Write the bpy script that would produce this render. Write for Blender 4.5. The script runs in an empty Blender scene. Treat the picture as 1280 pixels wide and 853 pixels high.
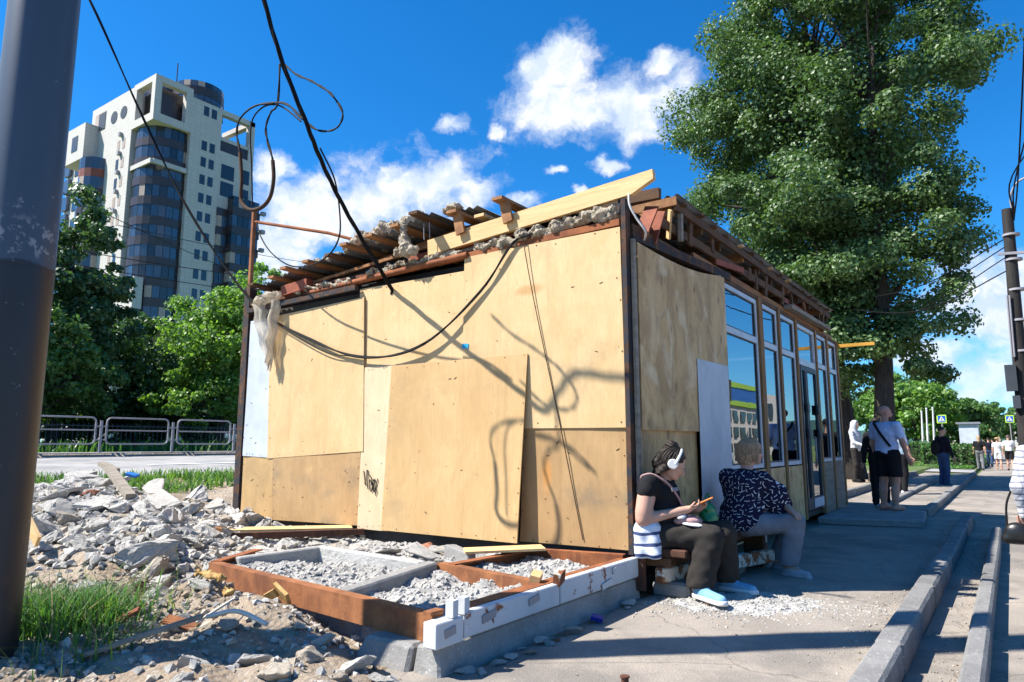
import bpy, bmesh, math, random
import numpy as np
from mathutils import Vector, Matrix, Euler
R = math.radians
SC = bpy.context.scene
COL = SC.collection
# ------------------------------------------------------------------ camera, sky, sun, exposure
PITCH, YAW = R(8.4), math.atan2(0.578, 0.816)
CAMP = Vector((2.65, -5.52, 1.25))
cd = bpy.data.cameras.new('camera'); cam = bpy.data.objects.new('camera', cd); COL.objects.link(cam)
cam.location = CAMP; cam.rotation_euler = (math.pi/2 + PITCH, 0, YAW)
cd.sensor_width = 36; cd.lens = 36*872/1280; cd.clip_start = .05; cd.clip_end = 3000
SC.camera = cam
SC.view_settings.view_transform = 'Standard'; SC.view_settings.look = 'None'
SC.view_settings.exposure = 1.15; SC.view_settings.gamma = 1
SUN_EL = R(50); SH = Vector((-0.741, -0.672, 0)).normalized()
SUNV = Vector((SH.x*math.cos(SUN_EL), SH.y*math.cos(SUN_EL), math.sin(SUN_EL)))
sd = bpy.data.lights.new('sun', 'SUN'); sd.energy = 5.0; sd.angle = R(.53); sd.color = (1, .95, .87)
so = bpy.data.objects.new('sun', sd); COL.objects.link(so)
so.rotation_euler = SUNV.to_track_quat('Z', 'Y').to_euler(); so.location = (-20, -20, 30)
CF = Vector((-math.sin(YAW)*math.cos(PITCH), math.cos(YAW)*math.cos(PITCH), math.sin(PITCH)))
CR = Vector((math.cos(YAW), math.sin(YAW), 0)); CU = CR.cross(CF)
def pixdir(x, y): return (CF + CR*((x-640)/872) - CU*((y-426.5)/872)).normalized()

class NT:
    """small node-tree helper"""
    def __init__(s, tree): s.t = tree; s.n = tree.nodes; s.l = tree.links; s.n.clear()
    def new(s, typ, **kw):
        nd = s.n.new(typ)
        for k, v in kw.items(): setattr(nd, k, v)
        return nd
    def inp(s, sock, v):
        if v is None: return
        if hasattr(v, 'is_output') or hasattr(v, 'links'): s.l.new(v, sock)
        else:
            try: sock.default_value = v
            except Exception: sock.default_value = (*v, 1) if len(v) == 3 else v
    def math(s, op, a, b=None, c=None, clamp=False):
        nd = s.new('ShaderNodeMath', operation=op); nd.use_clamp = clamp
        for i, v in enumerate((a, b, c)): s.inp(nd.inputs[i], v)
        return nd.outputs[0]
    def vmath(s, op, a, b=None, out=0):
        nd = s.new('ShaderNodeVectorMath', operation=op)
        s.inp(nd.inputs[0], a); s.inp(nd.inputs[1], b)
        return nd.outputs[out]
    def mix(s, f, a, b, mode='MIX'):
        nd = s.new('ShaderNodeMix', data_type='RGBA', blend_type=mode)
        s.inp(nd.inputs[0], f); s.inp(nd.inputs[6], (*a, 1) if isinstance(a, tuple) and len(a) == 3 else a)
        s.inp(nd.inputs[7], (*b, 1) if isinstance(b, tuple) and len(b) == 3 else b)
        return nd.outputs[2]
    def ramp(s, f, lo, hi, smooth=True):
        nd = s.new('ShaderNodeMapRange', interpolation_type='SMOOTHSTEP' if smooth else 'LINEAR')
        s.inp(nd.inputs[0], f); nd.inputs[1].default_value = lo; nd.inputs[2].default_value = hi
        return nd.outputs[0]
    def noise(s, vec, scale, detail=5, rough=.55, dist=0):
        nd = s.new('ShaderNodeTexNoise'); s.inp(nd.inputs['Vector'], vec)
        nd.inputs['Scale'].default_value = scale; nd.inputs['Detail'].default_value = detail
        nd.inputs['Roughness'].default_value = rough; nd.inputs['Distortion'].default_value = dist
        return nd.outputs[0]
    def voro(s, vec, scale, feature='F1', out='Distance'):
        nd = s.new('ShaderNodeTexVoronoi', feature=feature); s.inp(nd.inputs['Vector'], vec); nd.inputs['Scale'].default_value = scale
        return nd.outputs[out]
    def mapping(s, vec, scale=(1, 1, 1), rot=(0, 0, 0), loc=(0, 0, 0)):
        nd = s.new('ShaderNodeMapping'); s.inp(nd.inputs[0], vec)
        nd.inputs[1].default_value = loc; nd.inputs[2].default_value = rot; nd.inputs[3].default_value = scale
        return nd.outputs[0]

# world: Nishita sky with cumulus clouds
W = bpy.data.worlds.new('World'); SC.world = W; W.use_nodes = True
k = NT(W.node_tree)
sky = k.new('ShaderNodeTexSky', sky_type='NISHITA'); sky.sun_disc = False
sky.sun_elevation = SUN_EL; sky.sun_rotation = math.atan2(SH.x, SH.y)
sky.air_density = 1.0; sky.dust_density = .25; sky.ozone_density = 3.0
hs = k.new('ShaderNodeHueSaturation'); hs.inputs['Saturation'].default_value = 1.12; hs.inputs['Hue'].default_value = .5
hs.inputs['Value'].default_value = 1.0
k.l.new(k.mix(1.0, sky.outputs[0], (.48, .84, 1.16), 'MULTIPLY'), hs.inputs['Color'])
D = k.new('ShaderNodeTexCoord').outputs['Generated']
Dn0 = k.vmath('NORMALIZE', D)
wn = k.new('ShaderNodeTexNoise'); k.l.new(Dn0, wn.inputs['Vector']); wn.inputs['Scale'].default_value = 26; wn.inputs['Detail'].default_value = 6; wn.inputs['Roughness'].default_value = .6
Dn = k.vmath('ADD', Dn0, k.vmath('MULTIPLY', k.vmath('SUBTRACT', wn.outputs['Color'], (.5, .5, .5)), (.05, .05, .04)))
def lobe(px, py, rx, ry, tilt=0):
    d = pixdir(px, py); e1 = d.cross(Vector((0, 0, 1))).normalized(); e2 = e1.cross(d).normalized()
    c, s_ = math.cos(R(tilt)), math.sin(R(tilt)); a = (e1*c + e2*s_)/(rx/880); b = (e2*c - e1*s_)/(ry/880)
    df = k.vmath('SUBTRACT', Dn, tuple(d))
    u = k.vmath('DOT_PRODUCT', df, tuple(a), out=1); v = k.vmath('DOT_PRODUCT', df, tuple(b), out=1)
    r2 = k.math('ADD', k.math('MULTIPLY', u, u), k.math('MULTIPLY', v, v))
    return k.math('SUBTRACT', 1.0, k.math('SQRT', r2))
lobes = [(688, 85, 62, 42, 0), (720, 140, 92, 48, -6), (790, 135, 78, 52, 0), (840, 120, 60, 48, 10), (830, 78, 34, 20, 0), (700, 130, 58, 38, 0),
         (565, 155, 22, 19, 0), (618, 165, 14, 10, 0), (560, 222, 76, 36, 18), (490, 245, 125, 58, 14), (400, 275, 120, 55, 0), (330, 300, 110, 60, 0),
         (600, 235, 42, 32, 0), (655, 250, 22, 14, 0), (692, 211, 14, 8, 0), (758, 206, 30, 12, -8), (726, 235, 14, 9, 0),
         (1235, 380, 80, 62, 0), (1250, 470, 90, 40, 0), (1200, 495, 90, 20, 0), (0, 105, 20, 22, 0), (250, 330, 90, 40, 0), (345, 215, 30, 30, 0),
         (1180, 445, 60, 30, 0)]
f = None
for L in lobes:
    g = lobe(*L); f = g if f is None else k.math('MAXIMUM', f, g)
sepD = k.new('ShaderNodeSeparateXYZ'); k.l.new(Dn, sepD.inputs[0])
den = k.math('ADD', k.math('MAXIMUM', sepD.outputs[2], 0.0), .22)
plane = k.new('ShaderNodeCombineXYZ')
k.l.new(k.math('DIVIDE', sepD.outputs[0], den), plane.inputs[0]); k.l.new(k.math('DIVIDE', sepD.outputs[1], den), plane.inputs[1])
plane.inputs[2].default_value = 3.7
infront = k.ramp(k.vmath('DOT_PRODUCT', Dn, tuple(CF), out=1), .70, .78)
n0 = k.noise(plane.outputs[0], 1.1, 3, .5)
gen = k.math('SUBTRACT', k.math('MULTIPLY', k.math('SUBTRACT', n0, .57), 7.0), k.math('MULTIPLY', infront, 4.0))
f = k.math('MAXIMUM', f, gen)
nz = k.noise(k.mapping(Dn, (1, 1, 1.25)), 13, 9, .58)
nz2 = k.noise(k.mapping(Dn, (1, 1, 1.25), loc=tuple(SUNV*-.02)), 13, 9, .58)
fld = k.math('ADD', f, k.math('MULTIPLY', k.math('SUBTRACT', nz, .5), 2.1))
cov = k.ramp(fld, -.02, .72)
shade = k.ramp(k.math('ADD', k.math('SUBTRACT', nz, nz2), k.math('MULTIPLY', k.math('SUBTRACT', fld, .55), .06)), -.10, .14)
low = k.ramp(sepD.outputs[2], .0, .22)
cc = k.mix(shade, (4.2, 4.9, 6.0), (6.0, 6.1, 6.3))
cov2 = k.math('MULTIPLY', cov, k.math('ADD', .62, k.math('MULTIPLY', low, .36)))
skyc = k.mix(cov2, hs.outputs[0], cc)
bg = k.new('ShaderNodeBackground'); k.l.new(skyc, bg.inputs[0]); bg.inputs[1].default_value = .082
wo = k.new('ShaderNodeOutputWorld'); k.l.new(bg.outputs[0], wo.inputs[0])
W.cycles.sampling_method = 'MANUAL'; W.cycles.sample_map_resolution = 512
SC.cycles.use_denoising = True; SC.cycles.max_bounces = 8; SC.cycles.transparent_max_bounces = 12
SC.cycles.use_adaptive_sampling = True; SC.cycles.adaptive_threshold = .02
SC.cycles.sample_clamp_indirect = 6

# ------------------------------------------------------------------ helpers
def tag(o, label=None, cat=None, group=None, kind=None):
    if label: o['label'] = label
    if cat: o['category'] = cat
    if group: o['group'] = group
    if kind: o['kind'] = kind
    return o
def thing(name, label, cat, loc=(0, 0, 0), group=None):
    o = bpy.data.objects.new(name, None); COL.objects.link(o); o.location = loc; o.empty_display_size = .1
    return tag(o, label, cat, group)
def wloc(o):
    v = Vector((0, 0, 0))
    while o is not None: v = v + Vector(o.location); o = o.parent
    return v
def link(name, me, parent=None, mats=(), smooth=False):
    for m in mats: me.materials.append(m)
    if smooth: me.shade_smooth()
    o = bpy.data.objects.new(name, me); COL.objects.link(o)
    if parent is not None: o.parent = parent
    return o
def npmesh(name, V, F, mi=None):
    """F: (n,k) int array of k-gons"""
    me = bpy.data.meshes.new(name); V = np.asarray(V, dtype=np.float32); F = np.asarray(F, dtype=np.int32)
    n, kk = F.shape
    me.vertices.add(len(V)); me.vertices.foreach_set('co', V.ravel())
    me.loops.add(n*kk); me.loops.foreach_set('vertex_index', F.ravel())
    me.polygons.add(n); me.polygons.foreach_set('loop_start', np.arange(0, n*kk, kk, dtype=np.int32))
    if mi is not None: me.polygons.foreach_set('material_index', np.asarray(mi, dtype=np.int32))
    me.update(calc_edges=True); me.validate(); me.shade_flat()
    return me
class MB:
    """collects shapes in world space; build() links them as one mesh, relative to its parent's base"""
    def __init__(s): s.v = []; s.f = []; s.m = []; s.sm = []
    def add(s, vs, fs, m=0, sm=False):
        b = len(s.v); s.v += [tuple(v) for v in vs]
        for f_ in fs: s.f.append(tuple(i + b for i in f_)); s.m.append(m); s.sm.append(sm)
        return s
    def hexa(s, p, m=0):
        return s.add(p, [(0, 3, 2, 1), (4, 5, 6, 7), (0, 1, 5, 4), (1, 2, 6, 5), (2, 3, 7, 6), (3, 0, 4, 7)], m)
    def box(s, x0, x1, y0, y1, z0, z1, m=0):
        return s.hexa([(x0, y0, z0), (x1, y0, z0), (x1, y1, z0), (x0, y1, z0), (x0, y0, z1), (x1, y0, z1), (x1, y1, z1), (x0, y1, z1)], m)
    def rbox(s, c, size, rot=(0, 0, 0), m=0):
        E = Euler(rot).to_matrix(); c = Vector(c); x, y, z = (a/2 for a in size)
        return s.hexa([c + E @ Vector(q) for q in ((-x, -y, -z), (x, -y, -z), (x, y, -z), (-x, y, -z), (-x, -y, z), (x, -y, z), (x, y, z), (-x, y, z))], m)
    def beam(s, a, b, w, h, m=0, up=(0, 0, 1)):
        a, b = Vector(a), Vector(b); d = (b - a).normalized(); r = d.cross(Vector(up))
        if r.length < 1e-4: r = d.cross(Vector((0, 1, 0)))
        r.normalize(); u = r.cross(d)
        r = r*w/2; u = u*h/2
        return s.hexa([a-r-u, a+r-u, b+r-u, b-r-u, a-r+u, a+r+u, b+r+u, b-r+u], m)
    def tube(s, pts, r, seg=8, m=0, caps=True):
        pts = [Vector(p) for p in pts]; n = len(pts); rr = r if hasattr(r, '__len__') else [r]*n
        nrm = None; rings = []
        for i, p in enumerate(pts):
            d = (pts[min(i+1, n-1)] - pts[max(i-1, 0)]).normalized()
            if nrm is None:
                nrm = d.cross(Vector((0, 0, 1)));  nrm = nrm if nrm.length > 1e-3 else d.cross(Vector((1, 0, 0)))
            nrm = (nrm - d*nrm.dot(d)).normalized(); bn = d.cross(nrm)
            rings.append([p + (nrm*math.cos(2*math.pi*j/seg) + bn*math.sin(2*math.pi*j/seg))*rr[i] for j in range(seg)])
        vs = [v for rg in rings for v in rg]
        fs = [(i*seg+j, i*seg+(j+1) % seg, (i+1)*seg+(j+1) % seg, (i+1)*seg+j) for i in range(n-1) for j in range(seg)]
        s.add(vs, fs, m, True)
        if caps: s.add(rings[0], [tuple(range(seg-1, -1, -1))], m); s.add(rings[-1], [tuple(range(seg))], m)
        return s
    def quad(s, a, b, c, d, m=0): return s.add([a, b, c, d], [(0, 1, 2, 3)], m)
    def build(s, name, mats, parent=None, bevel=0):
        mats = mats if isinstance(mats, (list, tuple)) else [mats]
        o0 = wloc(parent) if parent is not None else Vector((0, 0, 0))
        me = bpy.data.meshes.new(name); me.from_pydata([tuple(Vector(v) - o0) for v in s.v], [], s.f)
        me.polygons.foreach_set('material_index', s.m); me.polygons.foreach_set('use_smooth', s.sm)
        if bevel:
            bm = bmesh.new(); bm.from_mesh(me)
            bmesh.ops.bevel(bm, geom=bm.edges[:], offset=bevel, segments=1, affect='EDGES', clamp_overlap=True)
            bm.to_mesh(me); bm.free()
        me.update()
        return link(name, me, parent, mats)
def spline(pts, n=8):
    P = [np.array(p, float) for p in pts]; P = [2*P[0]-P[1]] + P + [2*P[-1]-P[-2]]; out = []
    for i in range(1, len(P)-2):
        for t in np.linspace(0, 1, n, endpoint=False):
            a, b, c, d = P[i-1:i+3]
            out.append(.5*((2*b) + (c-a)*t + (2*a-5*b+4*c-d)*t*t + (3*b-a-3*c+d)*t**3))
    out.append(P[-2]); return out
def copy_tree(o, parent=None):
    c = o.copy(); COL.objects.link(c); c.parent = parent
    for ch in list(o.children): copy_tree(ch, c)
    return c
def hash2(ix, iy, s=0):
    h = np.sin(ix*127.1 + iy*311.7 + s*74.7)*43758.5453
    return h - np.floor(h)
def vnoise(x, y, s=0):
    ix, iy = np.floor(x), np.floor(y); fx, fy = x-ix, y-iy
    fx = fx*fx*(3-2*fx); fy = fy*fy*(3-2*fy)
    a, b, c, d = hash2(ix, iy, s), hash2(ix+1, iy, s), hash2(ix, iy+1, s), hash2(ix+1, iy+1, s)
    return (a*(1-fx)+b*fx)*(1-fy) + (c*(1-fx)+d*fx)*fy - .5
def fbm(x, y, s=0, o=4):
    r = 0; a = 1.
    for i in range(o): r = r + a*vnoise(x*2**i, y*2**i, s+i); a *= .5
    return r

# ------------------------------------------------------------------ materials
def pbsdf(k, col, rough=.8, spec=.3, metal=0, bump=None, bstr=.3, bdist=.02, alpha=None):
    b = k.new('ShaderNodeBsdfPrincipled')
    k.inp(b.inputs['Base Color'], (*col, 1) if isinstance(col, tuple) and len(col) == 3 else col)
    k.inp(b.inputs['Roughness'], rough); k.inp(b.inputs['Specular IOR Level'], spec); k.inp(b.inputs['Metallic'], metal)
    if alpha is not None: k.inp(b.inputs['Alpha'], alpha)
    if bump is not None:
        bn = k.new('ShaderNodeBump'); bn.inputs['Strength'].default_value = bstr; bn.inputs['Distance'].default_value = bdist
        k.l.new(bump, bn.inputs['Height']); k.l.new(bn.outputs[0], b.inputs['Normal'])
    return b
def newmat(name):
    m = bpy.data.materials.new(name); m.use_nodes = True; k = NT(m.node_tree)
    out = k.new('ShaderNodeOutputMaterial'); tc = k.new('ShaderNodeTexCoord'); oi = k.new('ShaderNodeObjectInfo')
    off = k.new('ShaderNodeVectorMath', operation='SCALE'); off.inputs[0].default_value = (17.3, 31.1, 23.7)
    k.l.new(oi.outputs['Random'], off.inputs[3] if len(off.inputs) > 3 else off.inputs['Scale'])
    vec = k.vmath('ADD', tc.outputs['Object'], off.outputs[0])
    return m, k, out, vec, oi.outputs['Random']
def basic(name, c1, c2=None, scale=4, stretch=(1, 1, 1), rough=.8, spec=.3, metal=0, bscale=40, bstr=.25, bdist=.01, fine=.25, rnd=.15):
    m, k, out, vec, rv = newmat(name)
    c2 = c2 or tuple(x*.7 for x in c1)
    v = k.mapping(vec, stretch)
    a = k.ramp(k.noise(v, scale, 6, .6), .3, .7); fn = k.noise(v, bscale, 4, .6)
    col = k.mix(a, c1, c2)
    col = k.mix(1, col, k.new('ShaderNodeCombineColor').outputs[0], 'MIX') if False else col
    mul = k.math('ADD', k.math('ADD', 1 - fine/2 - rnd/2, k.math('MULTIPLY', fn, fine)), k.math('MULTIPLY', rv, rnd))
    cx = k.new('ShaderNodeCombineColor')
    for i in range(3): k.l.new(mul, cx.inputs[i])
    col = k.mix(1.0, col, cx.outputs[0], 'MULTIPLY')
    b = pbsdf(k, col, rough, spec, metal, fn, bstr, bdist); k.l.new(b.outputs[0], out.inputs[0])
    return m
def plywood(name, c1, c2, grain=(6, 6, 1.2), dirt=.25, knots=False, spots=(), horiz=False):
    m, k, out, vec, rv = newmat(name)
    g = k.mapping(vec, grain if not horiz else (1.2, 6, 6))
    bl = k.ramp(k.noise(k.mapping(vec, (1, 1, .6)), 2.1, 7, .66, .8), .3, .7)
    gr = k.noise(g, 7, 6, .65, 1.2)
    col = k.mix(bl, c1, c2)
    gm = k.ramp(gr, .25, .75); col = k.mix(k.math('MULTIPLY', gm, .42), col, tuple(x*.60 for x in c1))
    fg = k.noise(k.mapping(vec, (30, 30, 1.5) if not horiz else (1.5, 30, 30)), 4, 5, .7, .3); col = k.mix(k.math('MULTIPLY', k.ramp(fg, .45, .7), .22), col, tuple(x*.55 for x in c1))
    sk = k.ramp(k.noise(k.mapping(vec, (5, 5, .35)), 1.6, 5, .6), .54, .72); col = k.mix(k.math('MULTIPLY', sk, dirt*.8), col, (.33, .20, .09))
    pale = k.ramp(k.noise(vec, 3.3, 2, .5), .64, .8); col = k.mix(k.math('MULTIPLY', pale, .35), col, tuple(min(.9, x*1.25) for x in c1))
    d = k.ramp(k.noise(k.mapping(vec, (1, 1, 1.4)), 1.1, 6, .65), .52, .78); col = k.mix(k.math('MULTIPLY', d, dirt), col, (.17, .14, .10))
    nd = k.voro(vec, 5.5); nail = k.math('LESS_THAN', nd, .036); col = k.mix(k.math('MULTIPLY', nail, .7), col, (.08, .06, .04))
    if knots:
        kv = k.voro(k.mapping(vec, (1, 1.5, .9)), 3.4); kn = k.math('SUBTRACT', 1, k.ramp(kv, .06, .24)); col = k.mix(k.math('MULTIPLY', kn, .8), col, (.17, .09, .035))
        pt = k.ramp(k.noise(k.mapping(vec, (1, 1.3, .8)), 3.0, 6, .65, 1.0), .42, .62); col = k.mix(k.math('MULTIPLY', pt, .65), col, (.36, .215, .095)); pp = k.ramp(k.noise(k.mapping(vec, (1, 1.2, .7), loc=(3, 5, 1)), 2.2, 5, .6, 1.0), .52, .68); col = k.mix(k.math('MULTIPLY', pp, .65), col, (.76, .60, .40)); st = k.ramp(k.noise(k.mapping(vec, (1, 3, .8)), 2.4, 5, .7, .5), .5, .72); col = k.mix(k.math('MULTIPLY', st, .55), col, (.28, .17, .085))
    tco = k.new('ShaderNodeTexCoord').outputs['Object']
    for (c, r, cc_, a_) in spots:
        q = k.vmath('MULTIPLY', k.vmath('SUBTRACT', tco, c), tuple(1/x for x in r))
        q = k.vmath('ADD', q, k.mapping(k.vmath('SUBTRACT', k.new('ShaderNodeTexNoise').outputs['Color'], (.5, .5, .5)), (.8, .8, .8)))
        ds = k.math('SUBTRACT', 1, k.ramp(k.vmath('LENGTH', q, out=1), .3, 1.1)); col = k.mix(k.math('MULTIPLY', ds, a_), col, cc_)
    tv = k.math('ADD', .86, k.math('MULTIPLY', rv, .22)); cx = k.new('ShaderNodeCombineColor'); k.l.new(tv, cx.inputs[0]); k.l.new(tv, cx.inputs[1]); k.l.new(k.math('ADD', .80, k.math('MULTIPLY', rv, .3)), cx.inputs[2]); col = k.mix(1.0, col, cx.outputs[0], 'MULTIPLY')
    b = pbsdf(k, col, .62, .28, 0, gr, .12, .004); k.l.new(b.outputs[0], out.inputs[0]); return m
def rusty(name, c1=(.30, .105, .04), c2=(.16, .055, .025), paint=None, cover=.5, stretch=(1, 1, 1)):
    m, k, out, vec, rv = newmat(name)
    a = k.ramp(k.noise(k.mapping(vec, stretch), 5, 7, .65), .3, .7); fn = k.noise(vec, 45, 5, .7)
    col = k.mix(a, c1, c2); col = k.mix(k.math('MULTIPLY', k.ramp(fn, .5, .75), .4), col, (.09, .035, .02))
    st = k.ramp(k.noise(k.mapping(vec, (9, 9, .6)), 2, 4, .6), .55, .75); col = k.mix(k.math('MULTIPLY', st, .35), col, (.42, .19, .08))
    rough = .85
    if paint:
        pm = k.ramp(k.noise(vec, 7, 8, .7), cover-.03, cover+.03); dirt = k.ramp(k.noise(vec, 3, 5, .6), .35, .75)
        pc = k.mix(k.math('MULTIPLY', dirt, .35), paint, tuple(x*.55 for x in paint)); col = k.mix(pm, pc, col)
    b = pbsdf(k, col, rough, .25, 0, fn, .4, .006); k.l.new(b.outputs[0], out.inputs[0]); return m
def glassmat(name, tint=(.6, .7, .7), ior=5.0):
    m, k, out, vec, rv = newmat(name)
    fr = k.new('ShaderNodeFresnel'); fr.inputs[0].default_value = ior
    gl = k.new('ShaderNodeBsdfGlossy'); gl.inputs['Roughness'].default_value = .0; gl.inputs[0].default_value = (.95, .97, 1, 1)
    bn = k.new('ShaderNodeBump'); bn.inputs['Strength'].default_value = .035; bn.inputs['Distance'].default_value = .02; k.l.new(k.noise(vec, 2.2, 2, .5), bn.inputs['Height']); k.l.new(bn.outputs[0], gl.inputs['Normal'])
    tr = k.new('ShaderNodeBsdfTransparent'); tr.inputs[0].default_value = (*tint, 1)
    mx = k.new('ShaderNodeMixShader'); k.l.new(fr.outputs[0], mx.inputs[0]); k.l.new(tr.outputs[0], mx.inputs[1]); k.l.new(gl.outputs[0], mx.inputs[2])
    k.l.new(mx.outputs[0], out.inputs[0]); return m
def leafmat(name, c1, c2, trans=.35, spec=.5, rough=.45):
    m, k, out, vec, rv = newmat(name)
    geo = k.new('ShaderNodeNewGeometry'); tc = k.new('ShaderNodeTexCoord').outputs['Object']
    a = k.ramp(k.noise(tc, .9, 3, .6), .3, .7); fi = k.noise(tc, 7, 2, .5)
    col = k.mix(a, c1, c2); col = k.mix(k.math('MULTIPLY', k.ramp(fi, .4, .75), .5), col, tuple(min(1, x*1.5) for x in c1))
    b = pbsdf(k, col, rough, spec)
    t = k.new('ShaderNodeBsdfTranslucent'); k.l.new(k.mix(1.0, col, (1.5, 1.6, .6), 'MULTIPLY'), t.inputs[0])
    mx = k.new('ShaderNodeMixShader'); mx.inputs[0].default_value = trans; k.l.new(b.outputs[0], mx.inputs[1]); k.l.new(t.outputs[0], mx.inputs[2])
    k.l.new(mx.outputs[0], out.inputs[0]); return m
def plain(name, c, rough=.6, spec=.3, metal=0, fine=.15): return basic(name, c, tuple(x*.8 for x in c), 3, rough=rough, spec=spec, metal=metal, bstr=.08, fine=fine, rnd=.06)
def asphalt(name, c1, c2, dust, crack=True):
    m, k, out, vec, rv = newmat(name)
    a = k.ramp(k.noise(vec, .8, 7, .68), .38, .62); col = k.mix(a, c1, tuple(x*.85 for x in c2)); st_ = k.ramp(k.noise(vec, .45, 3, .5), .56, .66); col = k.mix(k.math('MULTIPLY', st_, .35), col, tuple(x*.55 for x in c2))
    du = k.ramp(k.noise(vec, 1.7, 7, .65), .42, .72); col = k.mix(k.math('MULTIPLY', du, .65), col, dust)
    fn = k.noise(vec, 90, 4, .7); vo = k.voro(vec, 70)
    col = k.mix(k.math('MULTIPLY', k.ramp(fn, .48, .7), .35), col, tuple(x*.45 for x in c2))
    sp = k.math('LESS_THAN', k.voro(vec, 23), .09); col = k.mix(k.math('MULTIPLY', sp, .5), col, tuple(min(1, x*1.5) for x in dust))
    if crack:
        vd = k.vmath('ADD', vec, k.mapping(k.new('ShaderNodeTexNoise').outputs['Color'], (.3, .3, .3)))
        ce = k.voro(k.vmath('ADD', vec, k.vmath('MULTIPLY', k.noise(vec, 2, 4), (.5, .5, .5))), .5, 'DISTANCE_TO_EDGE'); cr = k.math('LESS_THAN', ce, .004); col = k.mix(k.math('MULTIPLY', cr, .28), col, (.03, .03, .03))
    b = pbsdf(k, col, .88, .2, 0, k.math('ADD', fn, vo), .35, .008); k.l.new(b.outputs[0], out.inputs[0]); return m
def concrete(name, c1, c2, sc=3., bstr=.5):
    m, k, out, vec, rv = newmat(name)
    a = k.ramp(k.noise(vec, sc, 7, .65), .3, .72); col = k.mix(a, c1, c2)
    fn = k.noise(vec, 28, 6, .7); sp = k.voro(vec, 30)
    col = k.mix(k.math('MULTIPLY', k.ramp(fn, .55, .75), .4), col, tuple(x*.5 for x in c2)); col = k.mix(k.math('MULTIPLY', k.math('LESS_THAN', sp, .2), .25), col, (.62, .6, .56))
    v = k.math('ADD', .82, k.math('MULTIPLY', rv, .32)); cx = k.new('ShaderNodeCombineColor')
    for i in range(3): k.l.new(v, cx.inputs[i])
    col = k.mix(1.0, col, cx.outputs[0], 'MULTIPLY')
    b = pbsdf(k, col, .92, .15, 0, k.math('ADD', k.math('MULTIPLY', fn, 1.0), k.noise(vec, 9, 4, .6)), bstr, .02); k.l.new(b.outputs[0], out.inputs[0]); return m

M = {}
M['ply_sun'] = plywood('plywood pale', (.68, .485, .26), (.58, .385, .18), dirt=.3, spots=[((-1.0, -.05, 2.72), (.2, .3, .07), (.42, .2, .06), .6)])
M['ply_mid'] = plywood('plywood golden', (.62, .415, .205), (.53, .335, .15), dirt=.35, grain=(9, 9, .8))
M['ply_low'] = plywood('plywood dirty', (.47, .30, .14), (.36, .22, .10), dirt=.85, grain=(9, 9, .8), spots=[((-.85, -.02, .98), (.07, .3, .22), (.5, .22, .05), .7)])
M['ply_light'] = plywood('plywood light strip', (.70, .55, .36), (.62, .46, .28), dirt=.1, grain=(9, 9, .8))
M['ply_shade'] = plywood('plywood knotty', (.74, .49, .24), (.62, .39, .17), dirt=.2, knots=True)
M['timber_new'] = basic('new pine timber', (.66, .45, .22), (.55, .35, .15), 2, (1, 12, 12), .6, bscale=20)
M['timber_old'] = basic('brown weathered boards', (.13, .065, .028), (.065, .035, .018), 2, (2, 2, 8), .8, bscale=25)
M['timber_orange'] = basic('orange stained boards', (.33, .16, .065), (.20, .09, .035), 2, (6, 1, 6), .75, bscale=25)
M['timber_red'] = basic('red brown painted board', (.28, .075, .035), (.18, .05, .025), 3, (3, 3, 3), .7)
M['wood_grey'] = basic('grey weathered wood', (.30, .26, .21), (.2, .17, .13), 2, (8, 1, 8), .85)
M['dark'] = basic('near black roof gap', (.022, .022, .024), (.012, .012, .013), 3, rough=.9)  # near-black colour stands in for the shade in the roof gap
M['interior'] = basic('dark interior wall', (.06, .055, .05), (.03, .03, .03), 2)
M['rust'] = rusty('rusty steel', stretch=(1, 1, 1)); M['rust_dark'] = rusty('dark rusty steel', (.12, .05, .03), (.06, .03, .02))
M['rust_or'] = rusty('orange rusted steel', (.31, .125, .05), (.15, .058, .028))
M['rust_white'] = rusty('white paint peeling over rust', paint=(.54, .55, .56), cover=.635); M['rust_bench'] = rusty('cream paint flaking over rust', paint=(.62, .58, .47), cover=.5)
M['post'] = rusty('black painted rusting post', (.10, .05, .03), (.05, .03, .02), paint=(.035, .035, .04), cover=.5)
M['alu'] = plain('white window frame', (.55, .58, .62), .4, .4); M['frame_brown'] = basic('brown timber mullion', (.30, .17, .07), (.2, .11, .05), 3, (6, 6, 1))
M['frame_dark'] = plain('dark window gasket', (.05, .06, .07), .5)
M['glass'] = glassmat('window glass'); M['white_metal'] = plain('white metal sheet', (.50, .54, .60), .5, .4, fine=.08)
M['wool'] = basic('mineral wool insulation', (.62, .54, .42), (.34, .28, .20), 14, rough=.95, bscale=70, bstr=1., bdist=.04, fine=.6)
M['sheet'] = plain('grey corrugated roofing sheet', (.20, .22, .25), .55, .4)
M['concrete'] = concrete('grey concrete', (.30, .29, .275), (.20, .195, .185)); M['rubble'] = concrete('broken concrete', (.53, .505, .46), (.40, .38, .345), 5, .7)
M['rubble_tan'] = concrete('tan broken screed', (.47, .42, .35), (.35, .29, .22), 5, .7)
M['cement'] = concrete('crushed cement fill', (.45, .44, .415), (.33, .32, .30), 4, .9)
M['kerb'] = concrete('kerbstone', (.225, .22, .212), (.155, .152, .148), 3, .5)
M['asphalt'] = asphalt('dusty asphalt', (.285, .25, .213), (.22, .198, .174), (.38, .325, .265))
M['road'] = asphalt('road asphalt', (.33, .32, .31), (.27, .265, .26), (.38, .365, .34), False)
M['paint'] = plain('road paint', (.7, .7, .68), .7)
M['pole'] = None
M['cable'] = plain('black cable', (.008, .008, .009), .7, .15); M['conduit'] = rusty('rusty conduit', (.07, .035, .02), (.03, .02, .015))
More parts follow.
